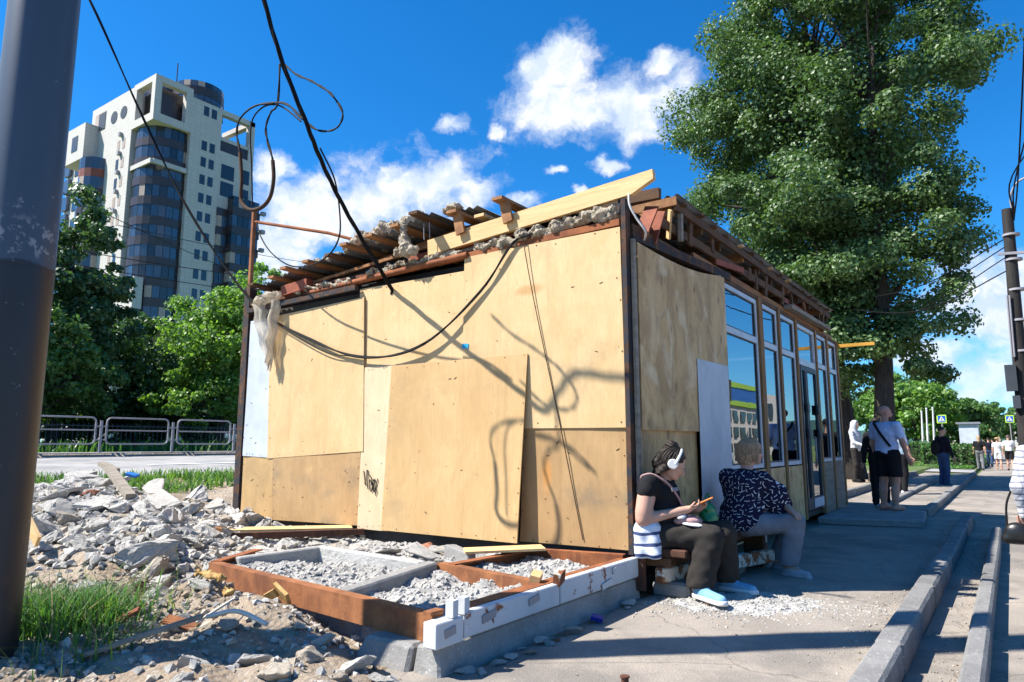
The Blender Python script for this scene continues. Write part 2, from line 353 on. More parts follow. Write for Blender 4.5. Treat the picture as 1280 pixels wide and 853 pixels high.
M['rail'] = plain('grey painted railing', (.30, .29, .31), .5, .4)
M['tower_white'] = None
M['bark'] = basic('grey poplar bark', (.07, .06, .05), (.032, .027, .022), 4, (4, 4, .7), .95, bscale=12, bstr=1., bdist=.05)
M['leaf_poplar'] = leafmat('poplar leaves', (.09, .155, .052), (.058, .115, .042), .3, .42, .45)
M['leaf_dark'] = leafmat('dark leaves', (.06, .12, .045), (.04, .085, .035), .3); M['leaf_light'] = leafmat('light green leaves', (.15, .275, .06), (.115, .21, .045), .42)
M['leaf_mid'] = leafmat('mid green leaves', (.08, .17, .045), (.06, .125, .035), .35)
M['grass'] = leafmat('grass blades', (.06, .15, .045), (.04, .11, .035), .35, .3, .6); M['straw'] = basic('dry stalks', (.35, .26, .15), (.22, .16, .09))
M['film'] = None
def polemat():
    m, k, out, vec, rv = newmat('blue grey painted steel pole'); tc = k.new('ShaderNodeTexCoord').outputs['Object']
    z = k.new('ShaderNodeSeparateXYZ'); k.l.new(tc, z.inputs[0]); n = k.noise(tc, 3.2, 7, .65); n2 = k.noise(tc, 11, 6, .7)
    zz = k.math('ADD', z.outputs[2], k.math('MULTIPLY', k.math('SUBTRACT', n, .5), .12))
    lowr = k.math('SUBTRACT', 1, k.ramp(zz, 2.29, 2.31)); col = k.mix(lowr, (.040, .062, .095), (.014, .015, .020))
    worn = k.math('MULTIPLY', k.ramp(n2, .53, .58), k.math('MULTIPLY', k.ramp(z.outputs[2], 2.3, 2.4), k.math('SUBTRACT', 1, k.ramp(z.outputs[2], 2.5, 2.62))))
    worn2 = k.math('MULTIPLY', k.ramp(k.noise(tc, 9, 6, .7), .64, .68), .5); col = k.mix(k.math('MAXIMUM', k.math('MULTIPLY', worn, .75), worn2), col, (.26, .27, .31))
    rs = k.math('MULTIPLY', k.ramp(k.noise(tc, 5, 6, .7), .58, .7), lowr); col = k.mix(k.math('MULTIPLY', rs, .6), col, (.08, .035, .02))
    b = pbsdf(k, col, .42, .45, 0, n2, .12, .004); k.l.new(b.outputs[0], out.inputs[0]); return m
M['pole'] = polemat()
def towermat():
    m, k, out, vec, rv = newmat('cream facade cladding'); tc = k.new('ShaderNodeTexCoord').outputs['Object']
    br = k.new('ShaderNodeTexBrick'); q = k.new('ShaderNodeCombineXYZ'); s3 = k.new('ShaderNodeSeparateXYZ'); k.l.new(tc, s3.inputs[0])
    k.l.new(k.math('ADD', s3.outputs[0], s3.outputs[1]), q.inputs[0]); k.l.new(s3.outputs[2], q.inputs[1]); k.l.new(q.outputs[0], br.inputs['Vector'])
    br.inputs['Scale'].default_value = 1; br.inputs['Brick Width'].default_value = .9; br.inputs['Row Height'].default_value = .6; br.inputs['Mortar Size'].default_value = .02; br.offset = 0
    br.inputs['Color1'].default_value = (.51, .485, .45, 1); br.inputs['Color2'].default_value = (.475, .45, .415, 1); br.inputs['Mortar'].default_value = (.36, .34, .32, 1)
    col = k.mix(k.math('MULTIPLY', k.ramp(k.noise(tc, .25, 5, .6), .4, .7), .25), br.outputs[0], (.42, .40, .37))
    b = pbsdf(k, col, .75, .25); k.l.new(b.outputs[0], out.inputs[0]); return m
M['tower_white'] = towermat()
def filmmat():
    m, k, out, vec, rv = newmat('torn plastic film'); d = k.new('ShaderNodeBsdfDiffuse'); d.inputs[0].default_value = (.62, .56, .46, 1)
    t = k.new('ShaderNodeBsdfTranslucent'); t.inputs[0].default_value = (.6, .52, .4, 1); x = k.new('ShaderNodeMixShader'); x.inputs[0].default_value = .4
    k.l.new(d.outputs[0], x.inputs[1]); k.l.new(t.outputs[0], x.inputs[2]); tr = k.new('ShaderNodeBsdfTransparent'); y = k.new('ShaderNodeMixShader')
    k.l.new(k.math('ADD', .45, k.math('MULTIPLY', k.noise(vec, 9, 4), .6)), y.inputs[0]); k.l.new(tr.outputs[0], y.inputs[1]); k.l.new(x.outputs[0], y.inputs[2]); k.l.new(y.outputs[0], out.inputs[0]); return m
M['film'] = filmmat()
# ------------------------------------------------------------------ ground and setting
rng = np.random.default_rng(7); random.seed(7)
def mound(x, y): return .42*np.exp(-((x+6.0)/2.1)**2 - ((y+1.55-.12*(x+6))/.95)**2) + .20*np.exp(-((x+4.1)/.85)**2 - ((y+2.0)/.5)**2)
def ground_h(x, y):
    x = np.asarray(x, float); y = np.asarray(y, float)
    z = np.interp(x, [-400, -17.25, -17.2, -17.05, -17.0, -10.5, -9, -5.6, -3, -1, -.1, .05, 1.97, 1.99, 400], [1.0, 1.0, 1.0, 1.0, .905, .62, .52, .28, .08, 0, -.01, -.01, -.01, -.06, -.06])
    z = np.where((y > 9) & (x > 1.2), -.06, z); z = np.where((y > 9) & (x < 1.2) & (x > -.6), .03, z); z = np.where((y > 9) & (x <= -.6) & (x > -6), np.maximum(z, .16), z)
    w = np.clip((x+11)/1.5, 0, 1)*np.clip((-.05-x)/.5, 0, 1)*np.clip((y+7)/1, 0, 1)*np.clip((8-y)/2, 0, 1)
    z = z + w*(.10*fbm(x*1.3, y*1.3, 3) + .05*fbm(x*6, y*6, 9)) + mound(x, y)*w
    w2 = np.exp(-((x+1.1)/1.2)**4 - ((y+3.05)/.55)**4)
    z = z + w2*(.04 + .10*fbm(x*2.2, y*2.2, 21) + .06*fbm(x*9, y*9, 5))
    z = z + .18*np.exp(-((x+1.75)/1.0)**4 - ((y+2.58+.08*(x+1.7))/.28)**2)*(1+.8*fbm(x*5, y*5, 61))
    z = z - .22*np.exp(-((x+6.15)/.45)**2 - ((y-.35)/.4)**2)
    return z
def axis(*segs):
    a = []
    for (s, e, st) in segs: a += list(np.arange(s, e, st))
    return np.array(a + [segs[-1][1]])
gx = axis((-900, -120, 60), (-120, -20, 6), (-20, -11, .4), (-11, -8, .1), (-8, .2, .055), (.2, 2.2, .2), (2.2, 10, 1), (10, 60, 10), (60, 900, 70))
gx = np.unique(np.round(np.concatenate([gx, [-17.25, -17.2, -17.05, -17.0, -10.5, 1.97, 1.99, 1.19, 1.21, -.59, -.61]]), 3))
gy = axis((-900, -60, 70), (-60, -7, 6), (-7, -5, .3), (-5, .6, .055), (.6, 3, .15), (3, 12, .6), (12, 60, 4), (60, 900, 60))
gy = np.unique(np.round(np.concatenate([gy, [8.99, 9.01]]), 3))
X, Y = np.meshgrid(gx, gy, indexing='ij'); Z = ground_h(X, Y)
def grid_faces(nx, ny):
    i = np.arange(nx*ny).reshape(nx, ny); return np.stack([i[:-1, :-1].ravel(), i[1:, :-1].ravel(), i[1:, 1:].ravel(), i[:-1, 1:].ravel()], 1)
def dirtmat():
    m, k, out, vec, rv = newmat('trampled earth with cement dust')
    a = k.ramp(k.noise(vec, .8, 7, .65), .35, .65); col = k.mix(a, (.26, .195, .135), (.36, .295, .225))
    d = k.ramp(k.noise(vec, 2.1, 8, .7), .48, .7); col = k.mix(k.math('MULTIPLY', d, .5), col, (.42, .38, .33))
    fn = k.noise(vec, 34, 6, .72); col = k.mix(k.math('MULTIPLY', k.ramp(fn, .5, .72), .55), col, (.11, .08, .055))
    sp = k.voro(vec, 26); col = k.mix(k.math('MULTIPLY', k.math('LESS_THAN', sp, .22), .5), col, (.46, .44, .41))
    s3 = k.new('ShaderNodeSeparateXYZ'); k.l.new(k.new('ShaderNodeTexCoord').outputs['Object'], s3.inputs[0])
    far = k.math('MAXIMUM', k.math('LESS_THAN', s3.outputs[0], -17.1), k.math('GREATER_THAN', s3.outputs[1], 27)); col = k.mix(k.math('MULTIPLY', far, .85), col, (.07, .13, .03))
    b = pbsdf(k, col, .95, .1, 0, k.math('ADD', fn, k.math('MULTIPLY', sp, .6)), .8, .03); k.l.new(b.outputs[0], out.inputs[0]); return m
M['dirt'] = dirtmat()
me = npmesh('ground', np.stack([X, Y, Z], -1).reshape(-1, 3), grid_faces(len(gx), len(gy)))
g = link('ground', me, None, [M['dirt']], True); tag(g, 'bare earth with cement dust around the kiosk', kind='structure')
# asphalt pavement between the kiosk and the kerb, with a broken left edge
def sheet(name, x0f, x1, ys, zoff, mat, label, base=None, nx=14, rough=.0):
    V = []; ys = np.array(ys); n = len(ys)
    for y in ys:
        x0 = x0f(y) if callable(x0f) else x0f
        for t in np.linspace(0, 1, nx): V.append((x0 + (x1-x0)*t, y, 0))
    V = np.array(V); V[:, 2] = zoff + (rough*fbm(V[:, 0]*1.5, V[:, 1]*1.5, 2) if rough else 0)
    if base is not None: V[:, 2] += base(V[:, 0], V[:, 1])
    i = np.arange(n*nx).reshape(n, nx); F = np.stack([i[:-1, :-1].ravel(), i[:-1, 1:].ravel(), i[1:, 1:].ravel(), i[1:, :-1].ravel()], 1)
    return tag(link(name, npmesh(name, V, F), None, [mat], True), label, kind='structure')
def xl(y): return (.12 if y > -2.4 else -.35 - .18*max(0, -y-2.6)) + .12*float(fbm(y*2.3, 4.2, 8))
sheet('pavement', xl, 1.9, np.arange(-9, 9.0, .12), .004, M['asphalt'], 'dusty asphalt pavement beside the kiosk', rough=.012)
sheet('footpath', 2.05, 9., np.concatenate([np.arange(-9, 12, .5), np.arange(12, 140, 6)]), -.052, M['asphalt'], 'wide asphalt footpath where people walk', nx=6)
sheet('footpath', 1.36, 2.05, np.concatenate([np.arange(9, 30, .5), np.arange(30, 140, 6)]), -.052, M['asphalt'], 'asphalt footpath beyond the end of the kerb', nx=4)
sheet('footpath', .62, 1.2, np.arange(9.02, 30, .5), .036, M['asphalt'], 'narrow paved strip between two kerbs', nx=3)
sheet('footpath', -.5, .44, np.arange(9.02, 30, .5), .04, M['asphalt'], 'paved strip beside the poplar trunk', nx=3)
sheet('footpath', -30, 1.2, np.arange(30.0, 34.1, .8), .06, M['road'], 'crossing footpath in front of the lawn', nx=10, base=lambda x, y: np.interp(x, [-30, -6, 1.2], [.3, .1, 0]))
prof = lambda x, y: np.interp(x, [-17.0, -10.5], [.905, .62])
sheet('road', -17.0, -10.45, np.arange(-40, 120, 4), .006, M['road'], 'pale asphalt street behind the kiosk', base=prof, nx=4)
sheet('road', 9.3, 19, np.arange(-40, 160, 5), -.10, M['road'], 'wide street beside the footpath', nx=4)
mk = MB()
for yy in np.arange(-30, 110, 5.5): mk.hexa([(-13.78, yy, .78), (-13.62, yy, .77), (-13.62, yy+2.6, .77), (-13.78, yy+2.6, .78), (-13.78, yy, .782), (-13.62, yy, .775), (-13.62, yy+2.6, .775), (-13.78, yy+2.6, .782)])
tag(mk.build('lane_marking', M['paint']), 'dashed white centre line of the street', kind='structure')
def kerb(name, x0, x1, ys, z0, z1, label, jit=.006):
    k0 = bpy.data.objects.new(name, None); COL.objects.link(k0); k0.location = (x0, ys[0], z0); tag(k0, label, kind='structure')
    for a, b in zip(ys[:-1], ys[1:]):
        j = random.uniform(-jit, jit); m = MB().box(x0+j, x1+j, a+.006, b-.006, z0, z1+random.uniform(-jit, jit)); m.build('kerbstone', M['kerb'], k0, bevel=.018)
    return k0
kerb('kerb', 1.9, 2.05, list(np.arange(-6.8, 8.3, 1.0)), -.12, .12, 'tall concrete kerb between pavement and lower footpath', .008)
kerb('kerb', 2.33, 2.44, list(np.arange(-6.6, 6.9, 1.65)), -.12, .10, 'narrow second kerb standing free in the footpath', .005)
kerb('kerb', 1.2, 1.35, list(np.arange(9.2, 30.5, 1.5)), -.1, .09, 'kerb along the strip where the pavement narrows')
kerb('kerb', .46, .6, list(np.arange(9.4, 25, 1.5)), -.05, .12, 'inner kerb behind the standing people')
kerb('kerb', -.62, -.48, list(np.arange(10.2, 28, 1.5)), 0, .20, 'low kerb beside the poplar')
kerb('kerb', -17.2, -17.05, list(np.arange(-10.5, 45, 3.0)), .8, 1.03, 'kerb under the street railing')
sheet('pavement', -19.6, -17.2, np.arange(-12, 60, 3), 1.012, M['road'], 'footway behind the street railing', nx=3)
# lawn with its edge on the right
lw = sheet('lawn', -40, 1.0, np.arange(34.2, 90, 3), .09, None or M['dirt'], 'mown lawn beyond the crossing footpath', nx=12, base=lambda x, y: np.interp(x, [-30, -6, 1.2], [.3, .1, 0]))
M['lawn'] = basic('mown grass', (.11, .22, .045), (.08, .17, .035), .6, rough=.9, bscale=25, bstr=.6, fine=.4); lw.data.materials.clear(); lw.data.materials.append(M['lawn'])

# ------------------------------------------------------------------ kiosk
KI = thing('kiosk', 'half dismantled street kiosk boarded with plywood sheets', 'kiosk', (0, 0, 0))
def fsheet(name, pts, y, mat, th=.012, tilt=(0, 0), wob=.012, parent=KI):
    """board on the front wall: pts = (x,z) of top-left, top-right, bottom-right, bottom-left; y top / extra at the bottom"""
    n = 9; V = []; F = []
    (a, b, c, d) = [np.array(p) for p in pts]; sd_ = random.random()*50
    for s in (0, 1):
        for i in range(n):
            for j in range(n):
                u, v = i/(n-1), j/(n-1); p = (a*(1-u)+b*u)*(1-v) + (d*(1-u)+c*u)*v
                off = y + tilt[0]*v + tilt[1]*u + (tilt[2]*u*v if len(tilt) > 2 else 0) - wob*float(fbm(u*1.6+sd_, v*1.6, 4, 2)) - abs(wob)
                V.append((p[0], off - (th if s == 0 else 0), p[1]))
    idx = lambda s, i, j: s*n*n + i*n + j
    for i in range(n-1):
        for j in range(n-1):
            F.append((idx(0, i, j), idx(0, i, j+1), idx(0, i+1, j+1), idx(0, i+1, j))); F.append((idx(1, i, j), idx(1, i+1, j), idx(1, i+1, j+1), idx(1, i, j+1)))
    for i in range(n-1):
        F.append((idx(0, i, 0), idx(0, i+1, 0), idx(1, i+1, 0), idx(1, i, 0))); F.append((idx(0, i, n-1), idx(1, i, n-1), idx(1, i+1, n-1), idx(0, i+1, n-1)))
        F.append((idx(0, 0, i), idx(1, 0, i), idx(1, 0, i+1), idx(0, 0, i+1))); F.append((idx(0, n-1, i), idx(0, n-1, i+1), idx(1, n-1, i+1), idx(1, n-1, i)))
    o = link(name, npmesh(name, V, np.array(F)), parent, [mat])
    sw = MB(); qs_ = random.Random(int(sd_*100)); A_ = np.array(V[:n*n]).reshape(n, n, 3)
    for i in range(n):
        for j in range(n):
            if (i in (0, n-1) or j in (0, n-1)) and qs_.random() < .62:
                p_ = A_[i, j].copy(); c_ = A_[n//2, n//2]; p_ = p_ + (c_-p_)*.035; sz = qs_.choice([.006, .008, .010]); sw.rbox((p_[0]+qs_.uniform(-.02, .02), p_[1]-.001, p_[2]+qs_.uniform(-.02, .02)), (sz, .006, sz), (0, qs_.random(), 0))
    for _ in range(10):
        i, j = qs_.randrange(1, n-1), qs_.randrange(1, n-1); p_ = A_[i, j]; sw.rbox((p_[0]+qs_.uniform(-.05, .05), p_[1]-.0005, p_[2]+qs_.uniform(-.05, .05)), (qs_.choice([.006, .02, .035]), .004, .006), (0, qs_.uniform(-1, 1), 0))
    tag(sw.build('screws', M['rust_dark'], o), kind='stuff'); return o
PA = fsheet('plywood_sheet', [(-1.83, 3.17), (-.04, 3.17), (-.03, 1.39), (-1.84, 1.40)], -.030, M['ply_sun']); PA['label'] = 'large pale plywood sheet at the upper right'
fsheet('plywood_sheet', [(-3.41, 3.04), (-1.80, 3.03), (-1.80, 1.40), (-3.41, 1.40)], -.012, M['ply_sun'])
fsheet('plywood_sheet', [(-5.08, 2.88), (-3.31, 2.93), (-3.25, 1.17), (-4.99, 1.07)], -.030, M['ply_sun'], tilt=(0, -.012), wob=.008)
WS = fsheet('metal_sheet', [(-5.50, 2.87), (-5.02, 2.89), (-4.96, 1.08), (-5.52, 1.10)], -.03, M['white_metal'], th=.003); WS['label'] = 'white metal sheet at the left corner'
fsheet('plywood_sheet', [(-5.52, 1.12), (-4.86, 1.12), (-4.85, .31), (-5.52, .31)], -.012, M['ply_mid'])
fsheet('plywood_sheet', [(-4.88, 1.14), (-3.30, 1.20), (-3.31, .36), (-4.84, .33)], -.026, M['ply_low'])
PG = fsheet('plywood_strip', [(-3.27, 2.11), (-2.78, 2.11), (-2.86, .33), (-3.31, .33)], -.030, M['ply_light'])
fsheet('plywood_sheet', [(-2.83, 2.10), (-1.03, 2.10), (-1.08, .36), (-2.93, .34)], -.045, M['ply_mid'], tilt=(0, 0, -.11), wob=.012)
fsheet('plywood_sheet', [(-1.10, 1.44), (-.03, 1.43), (-.04, .37), (-1.14, .36)], -.012, M['ply_low'])
# scribble on the light strip and the blue sticker
sc_pts = [[(0, .12), (.03, 0), (.04, .13)], [(.05, .13), (.055, -.03)], [(.05, .1), (.09, .07), (.11, .0), (.09, .03), (.08, .05), (.075, .0), (.10, -.05), (.115, .03), (.12, .05), (.115, -.04)],
          [(.125, .04), (.14, .05), (.13, -.05), (.15, -.02), (.16, .01)], [(.165, .06), (.17, .05), (.16, .02), (.14, -.03)], [(.165, -.03), (.15, -.08)]]
sm = MB()
for st in sc_pts: sm.tube([(-3.23 + a*1.3, -.062, .80 + b*1.3) for a, b in [tuple(q) for q in spline([(a, b) for a, b in st], 4)]], .0045, 5)
sm.build('marker_scribble', plain('black marker ink', (.02, .02, .02)), KI)
MB().rbox((-1.80, -.062, 2.235), (.085, .003, .05), (0, R(6), 0)).build('sticker', plain('blue sticker', (.02, .30, .50)), KI)
# posts
MB().box(-5.66, -5.54, -.06, .05, .10, 3.35).build('corner_post', M['post'], KI)
MB().box(-5.645, -5.60, -.03, .02, 3.35, 4.45).build('post_extension', M['rust_or'], KI)
MB().box(-.022, .022, -.07, .02, .34, 3.42).build('corner_post', M['post'], KI)
MB().box(.032, .06, .0, .055, .36, 3.06).build('corner_trim', M['wood_grey'], KI)
MB().box(.034, .10, -.06, -.005, .06, .38).build('corner_trim', M['rust_dark'], KI)
MB().tube([(-5.6, 0, 4.28), (-4.2, .12, 3.9), (-3.5, .3, 3.66)], .022, 6).build('brace_pipe', M['rust'], KI)
# hidden walls and floor so that the inside is closed and dark
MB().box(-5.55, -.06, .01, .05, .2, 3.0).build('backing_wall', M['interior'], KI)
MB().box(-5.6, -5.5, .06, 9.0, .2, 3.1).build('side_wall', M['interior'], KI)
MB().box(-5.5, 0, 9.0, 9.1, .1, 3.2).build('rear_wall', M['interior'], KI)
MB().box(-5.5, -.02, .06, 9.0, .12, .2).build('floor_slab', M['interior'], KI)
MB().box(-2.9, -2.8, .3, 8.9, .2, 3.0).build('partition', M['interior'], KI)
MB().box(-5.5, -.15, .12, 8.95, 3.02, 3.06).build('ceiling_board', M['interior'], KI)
# right wall: boards
def rboard(name, y0, y1, z0, z1, x, mat, th=.012, top1=None, ylow=0):
    t1 = z1 if top1 is None else top1
    return MB().hexa([(x-th, y0+ylow, z0), (x, y0+ylow, z0), (x, y1+ylow, z0), (x-th, y1+ylow, z0), (x-th, y0, z1), (x, y0, z1), (x, y1, t1), (x-th, y1, t1)]).build(name, mat, KI)
n = 16; V = []; F = []
for s in (0, 1):
    for i in range(n):
        u = i/(n-1); yv = .10 + 2.37*u; top = 3.05 + .03*u + .13*u**2 - .05*math.sin(u*math.pi)
        for z in (top, 1.37 + .01*u): V.append((.055 - .012*s + .02*math.sin(u*3.2), yv, z))
for i in range(n-1):
    a = 2*i; b = 2*n + 2*i
    F += [(a, a+1, a+3, a+2), (b, b+2, b+3, b+1), (a, a+2, b+2, b), (a+1, b+1, b+3, a+3)]
F += [(0, 2*n, 2*n+1, 1), (2*n-2, 2*n-1, 4*n-1, 4*n-2)]
pk = link('plywood_sheet', npmesh('plywood_sheet', V, np.array(F)), KI, [M['ply_shade']]); pk['label'] = 'knotty plywood sheet in the shade'
rboard('plywood_sheet', .07, 1.45, .30, 1.40, .03, M['ply_shade'])
rboard('metal_sheet', 1.40, 2.36, .36, 2.12, .085, M['white_metal'], .003, 2.13)
rboard('plywood_sheet', 2.35, 4.25, .12, .93, .03, M['ply_shade']); rboard('plywood_sheet', 4.26, 5.86, .12, .93, .028, M['ply_shade'])
rboard('plywood_sheet', 7.22, 8.25, .02, .94, .03, M['wood_grey']); rboard('plywood_sheet', 8.27, 9.12, .02, .95, .034, M['wood_grey'])
# windows: frame, pane, transom
def window(y0, y1, z0, z1, tz, first=False):
    w = MB(); t = .055; x0, x1 = -.03, .025
    w.box(x0, x1, y0, y0+t, z0, z1); w.box(x0, x1, y1-t, y1, z0, z1)
    w.box(x0, x1, y0+t, y1-t, z1-t, z1); w.box(x0, x1, y0+t, y1-t, tz-t*.7, tz+t*.7); w.box(x0, x1, y0+t, y1-t, z0, z0+t)
    f_ = w.build('window', M['alu'], KI)
    for a, b in ((z0+t, tz-t*.7), (tz+t*.7, z1-t)):
        MB().quad((.0, y0+t, a), (.0, y1-t, a), (.0, y1-t, b), (.0, y0+t, b)).build('pane', M['glass'], f_)
        q = MB(); q.box(-.006, .012, y0+t, y0+t+.014, a, b); q.box(-.006, .012, y1-t-.014, y1-t, a, b); q.box(-.006, .012, y0+t+.014, y1-t-.014, a, a+.02); q.box(-.006, .012, y0+t+.014, y1-t-.014, b-.014, b); q.build('gasket', M['frame_dark'], f_)
    return f_
HZ = 3.15
for (a, b) in ((2.42, 3.82), (4.06, 4.80), (4.96, 5.80), (7.30, 8.08), (8.22, 8.98)): window(a, b, .95, HZ, 2.60)
for y0, y1 in ((3.86, 4.02), (4.83, 4.93), (5.83, 5.93), (7.18, 7.27), (8.10, 8.20), (9.0, 9.10)): MB().box(-.03, .05, y0, y1, .12, 3.2).build('mullion', M['frame_brown'], KI)
# door with transom window
dw = MB(); y0, y1 = 5.95, 7.16
dw.box(-.03, .028, y0, y0+.05, .22, HZ); dw.box(-.03, .028, y1-.05, y1, .22, HZ); dw.box(-.03, .028, y0+.05, y1-.05, HZ-.055, HZ); dw.box(-.03, .028, y0+.05, y1-.05, 2.50, 2.60)
df = dw.build('door_frame', M['alu'], KI)
MB().quad((0, y0+.05, 2.6), (0, y1-.05, 2.6), (0, y1-.05, HZ-.055), (0, y0+.05, HZ-.055)).build('pane', M['glass'], df)
dl = MB(); a, b = y0+.06, y1-.06; hm = a + .36
for (p, q) in ((a, hm-.01), (hm+.01, b)):
    dl.box(-.02, .045, p, p+.06, .24, 2.48); dl.box(-.02, .045, q-.06, q, .24, 2.48); dl.box(-.02, .045, p+.06, q-.06, 2.41, 2.48); dl.box(-.02, .045, p+.06, q-.06, .24, .42)
door = dl.build('door', M['frame_dark'], KI)
for (p, q) in ((a+.06, hm-.07), (hm+.07, b-.06)): MB().quad((.02, p, .42), (.02, q, .42), (.02, q, 2.41), (.02, p, 2.41)).build('pane', M['glass'], door)
MB().box(.047, .052, hm+.03, b-.02, .26, .40).build('kick_plate', M['white_metal'], door)
for zz in (1.35, 1.75): MB().box(.048, .075, hm-.16, hm-.02, zz, zz+.14).build('lock_case', M['frame_dark'], door); MB().box(.048, .075, b-.14, b+.02, zz-.02, zz+.14).build('lock_case', M['frame_dark'], door)
MB().tube([(.05, hm+.12, .95), (.10, hm+.12, .97), (.10, hm+.12, 1.35), (.05, hm+.12, 1.37)], .013, 6).build('handle', M['rail'], door)
# ---- roof
def rz(x): return 3.28 + .128*(min(x, -2.1) + 5.4) - (.02*(x + 2.1) if x > -2.1 else 0)      # underside of the battens
MB().beam((-5.75, .30, rz(-5.75)-.10), (-2.1, .30, rz(-2.1)-.11), .06, .10).build('purlin', M['rust_or'], KI)
MB().beam((-2.1, .30, rz(-2.1)-.11), (.2, .30, rz(.2)-.12), .06, .10).build('purlin', M['timber_old'], KI)
MB().beam((-5.6, -.02, 3.12), (-3.42, -.02, 3.14), .06, .07).build('wall_plate', M['rust_dark'], KI)
MB().beam((-3.42, -.02, 3.16), (-.05, -.02, 3.22), .06, .06).build('wall_plate', M['rust'], KI)
MB().tube([(-4.3, -.06, 3.10), (-1.78, -.06, 3.19)], .035, 8).build('steel_pipe', M['rust'], KI)
MB().box(-5.5, -.05, .055, .10, 2.9, 3.12).build('gap_shade', M['dark'], KI)  # dark strips across the gap under the roof, its shade put in as colour
MB().beam((-5.5, .16, 3.14), (-2.0, .16, 3.42), .02, .14).build('gap_shade', M['dark'], KI)
MB().beam((-2.0, .12, 3.36), (-.05, .12, 3.34), .02, .14).build('gap_shade', M['dark'], KI)
MB().box(-5.5, -.05, .02, .05, 3.19, 3.235).build('steel_angle', M['rust_dark'], KI)
MB().beam((-5.5, -.10, 3.00), (-3.4, -.10, 3.05), .05, .06).build('steel_pipe', M['post'], KI)
MB().rbox((-4.55, -.06, 3.20), (.5, .10, .13), (0, R(-4), 0)).build('timber_block', M['timber_red'], KI)
MB().beam((-5.7, .05, 3.16), (-2.2, .12, 3.46), .04, .035).build('fascia_board', M['timber_orange'], KI)
for i, xb in enumerate(np.linspace(-5.25, -2.35, 9)):
    o = -.27 + .05*math.sin(i*2.1); MB().beam((xb+.02, o, rz(xb)+.012*math.sin(i)), (xb+.03*math.sin(i*3), 1.6, rz(xb)), .12, .032).build('batten', M['timber_orange' if i % 4 else 'timber_old'], KI)
for i, (xb, o, z) in enumerate(((-1.93, -.16, 3.66), (-1.32, -.18, 3.67), (-1.7, .02, 3.62))):
    b_ = MB().beam((xb, o, z), (xb+.02, .75, z-.02), .13, .032); b_.build('batten', M['timber_new' if i == 2 else 'timber_orange'], KI)
    if i < 2: MB().beam((xb+.03, -.09, z-.02), (xb+.08, -.09, z-.24), .11, .03, up=(0, 1, 0)).build('batten_stub', M['timber_orange'], KI)
tb = MB(); a = Vector((-2.35, -.02, 3.36)); b = Vector((.30, -.05, 3.54)); d = (b-a)/(b-a).length; u = Vector((-d.z, 0, d.x))
pr = [a-u*.085, b-u*.085-d*.22, b-u*.0-d*.0, b+u*.085, a+u*.085]
Vv = [p + Vector((0, -.028, 0)) for p in pr] + [p + Vector((0, .028, 0)) for p in pr]
tb.add(Vv, [(0, 1, 2, 3, 4), (9, 8, 7, 6, 5)] + [(i, i+5, (i+1) % 5+5, (i+1) % 5) for i in range(5)]); tt = tb.build('timber_beam', M['timber_new'], KI); tt['label'] = 'long new pine beam jutting out past the corner'
MB().beam((-2.7, .03, 3.30), (-1.2, .05, 3.36), .03, .06).build('fascia_board', M['timber_red'], KI)
# corrugated sheets
def corr(x0, x1, y0, y1, zf, mat, name='roof_sheet', wave=.1, amp=.018, alongx=True, jag=0):
    nx = int((x1-x0)/.025); ny = 6; V = []
    for i in range(nx+1):
        x = x0 + (x1-x0)*i/nx
        for j in range(ny+1):
            y = y0 + (y1-y0)*j/ny + (jag*math.sin(x*3.1)*(1-j/ny))
            V.append((x, y, zf(x, y) + amp*math.sin((x if alongx else y)*2*math.pi/wave)))
    i = np.arange((nx+1)*(ny+1)).reshape(nx+1, ny+1); F = np.stack([i[:-1, :-1].ravel(), i[1:, :-1].ravel(), i[1:, 1:].ravel(), i[:-1, 1:].ravel()], 1)
    return link(name, npmesh(name, V, F), KI, [mat], True)
corr(-5.5, -2.25, -.05, 3, lambda x, y: rz(x)+.045, M['sheet'], jag=.04); corr(-2.2, -1.75, .05, 3, lambda x, y: rz(x)+.05, M['sheet'], jag=.05)
corr(-5.45, .14, .90, 8.45, lambda x, y: rz(x)+.05+.01*math.sin(y*2.3), M['sheet'])
corr(-1.5, -.05, .05, .7, lambda x, y: 3.40+.25*(y-.3)**2, M['dark'])
# eave above the windows: broken, uneven boards
MB().box(-.45, .03, .06, 9.1, 3.16, 3.22).build('top_plate', M['timber_old'], KI)
MB().box(-.50, -.46, .7, 8.6, 3.2, 3.62).build('gap_shade', M['dark'], KI)  # dark sheet behind the rafters in place of the eave's shade
for i, y in enumerate(np.arange(.95, 8.4, .74)): MB().beam((-.46, y, 3.585), (.06+.03*math.sin(i*2.3), y+.02*math.sin(i), 3.585-.012*(i % 3)), .05, .12).build('rafter', M['timber_old' if i % 3 else 'timber_orange'], KI)
for (x, z, h, mt, ya, yb, dz) in ((.095, 3.615, .085, 'timber_old', .90, 3.9, -.01), (.085, 3.61, .09, 'timber_old', 3.93, 8.40, .0), (.035, 3.40, .09, 'timber_old', .55, 5.1, .02), (.02, 3.41, .08, 'timber_red', 5.12, 8.5, -.03), (.0, 3.27, .07, 'timber_orange', 1.6, 8.9, .0)):
    MB().beam((x, ya, z), (x+.02*math.sin(ya*3), yb, z+dz), .03, h).build('fascia_board', M[mt], KI)
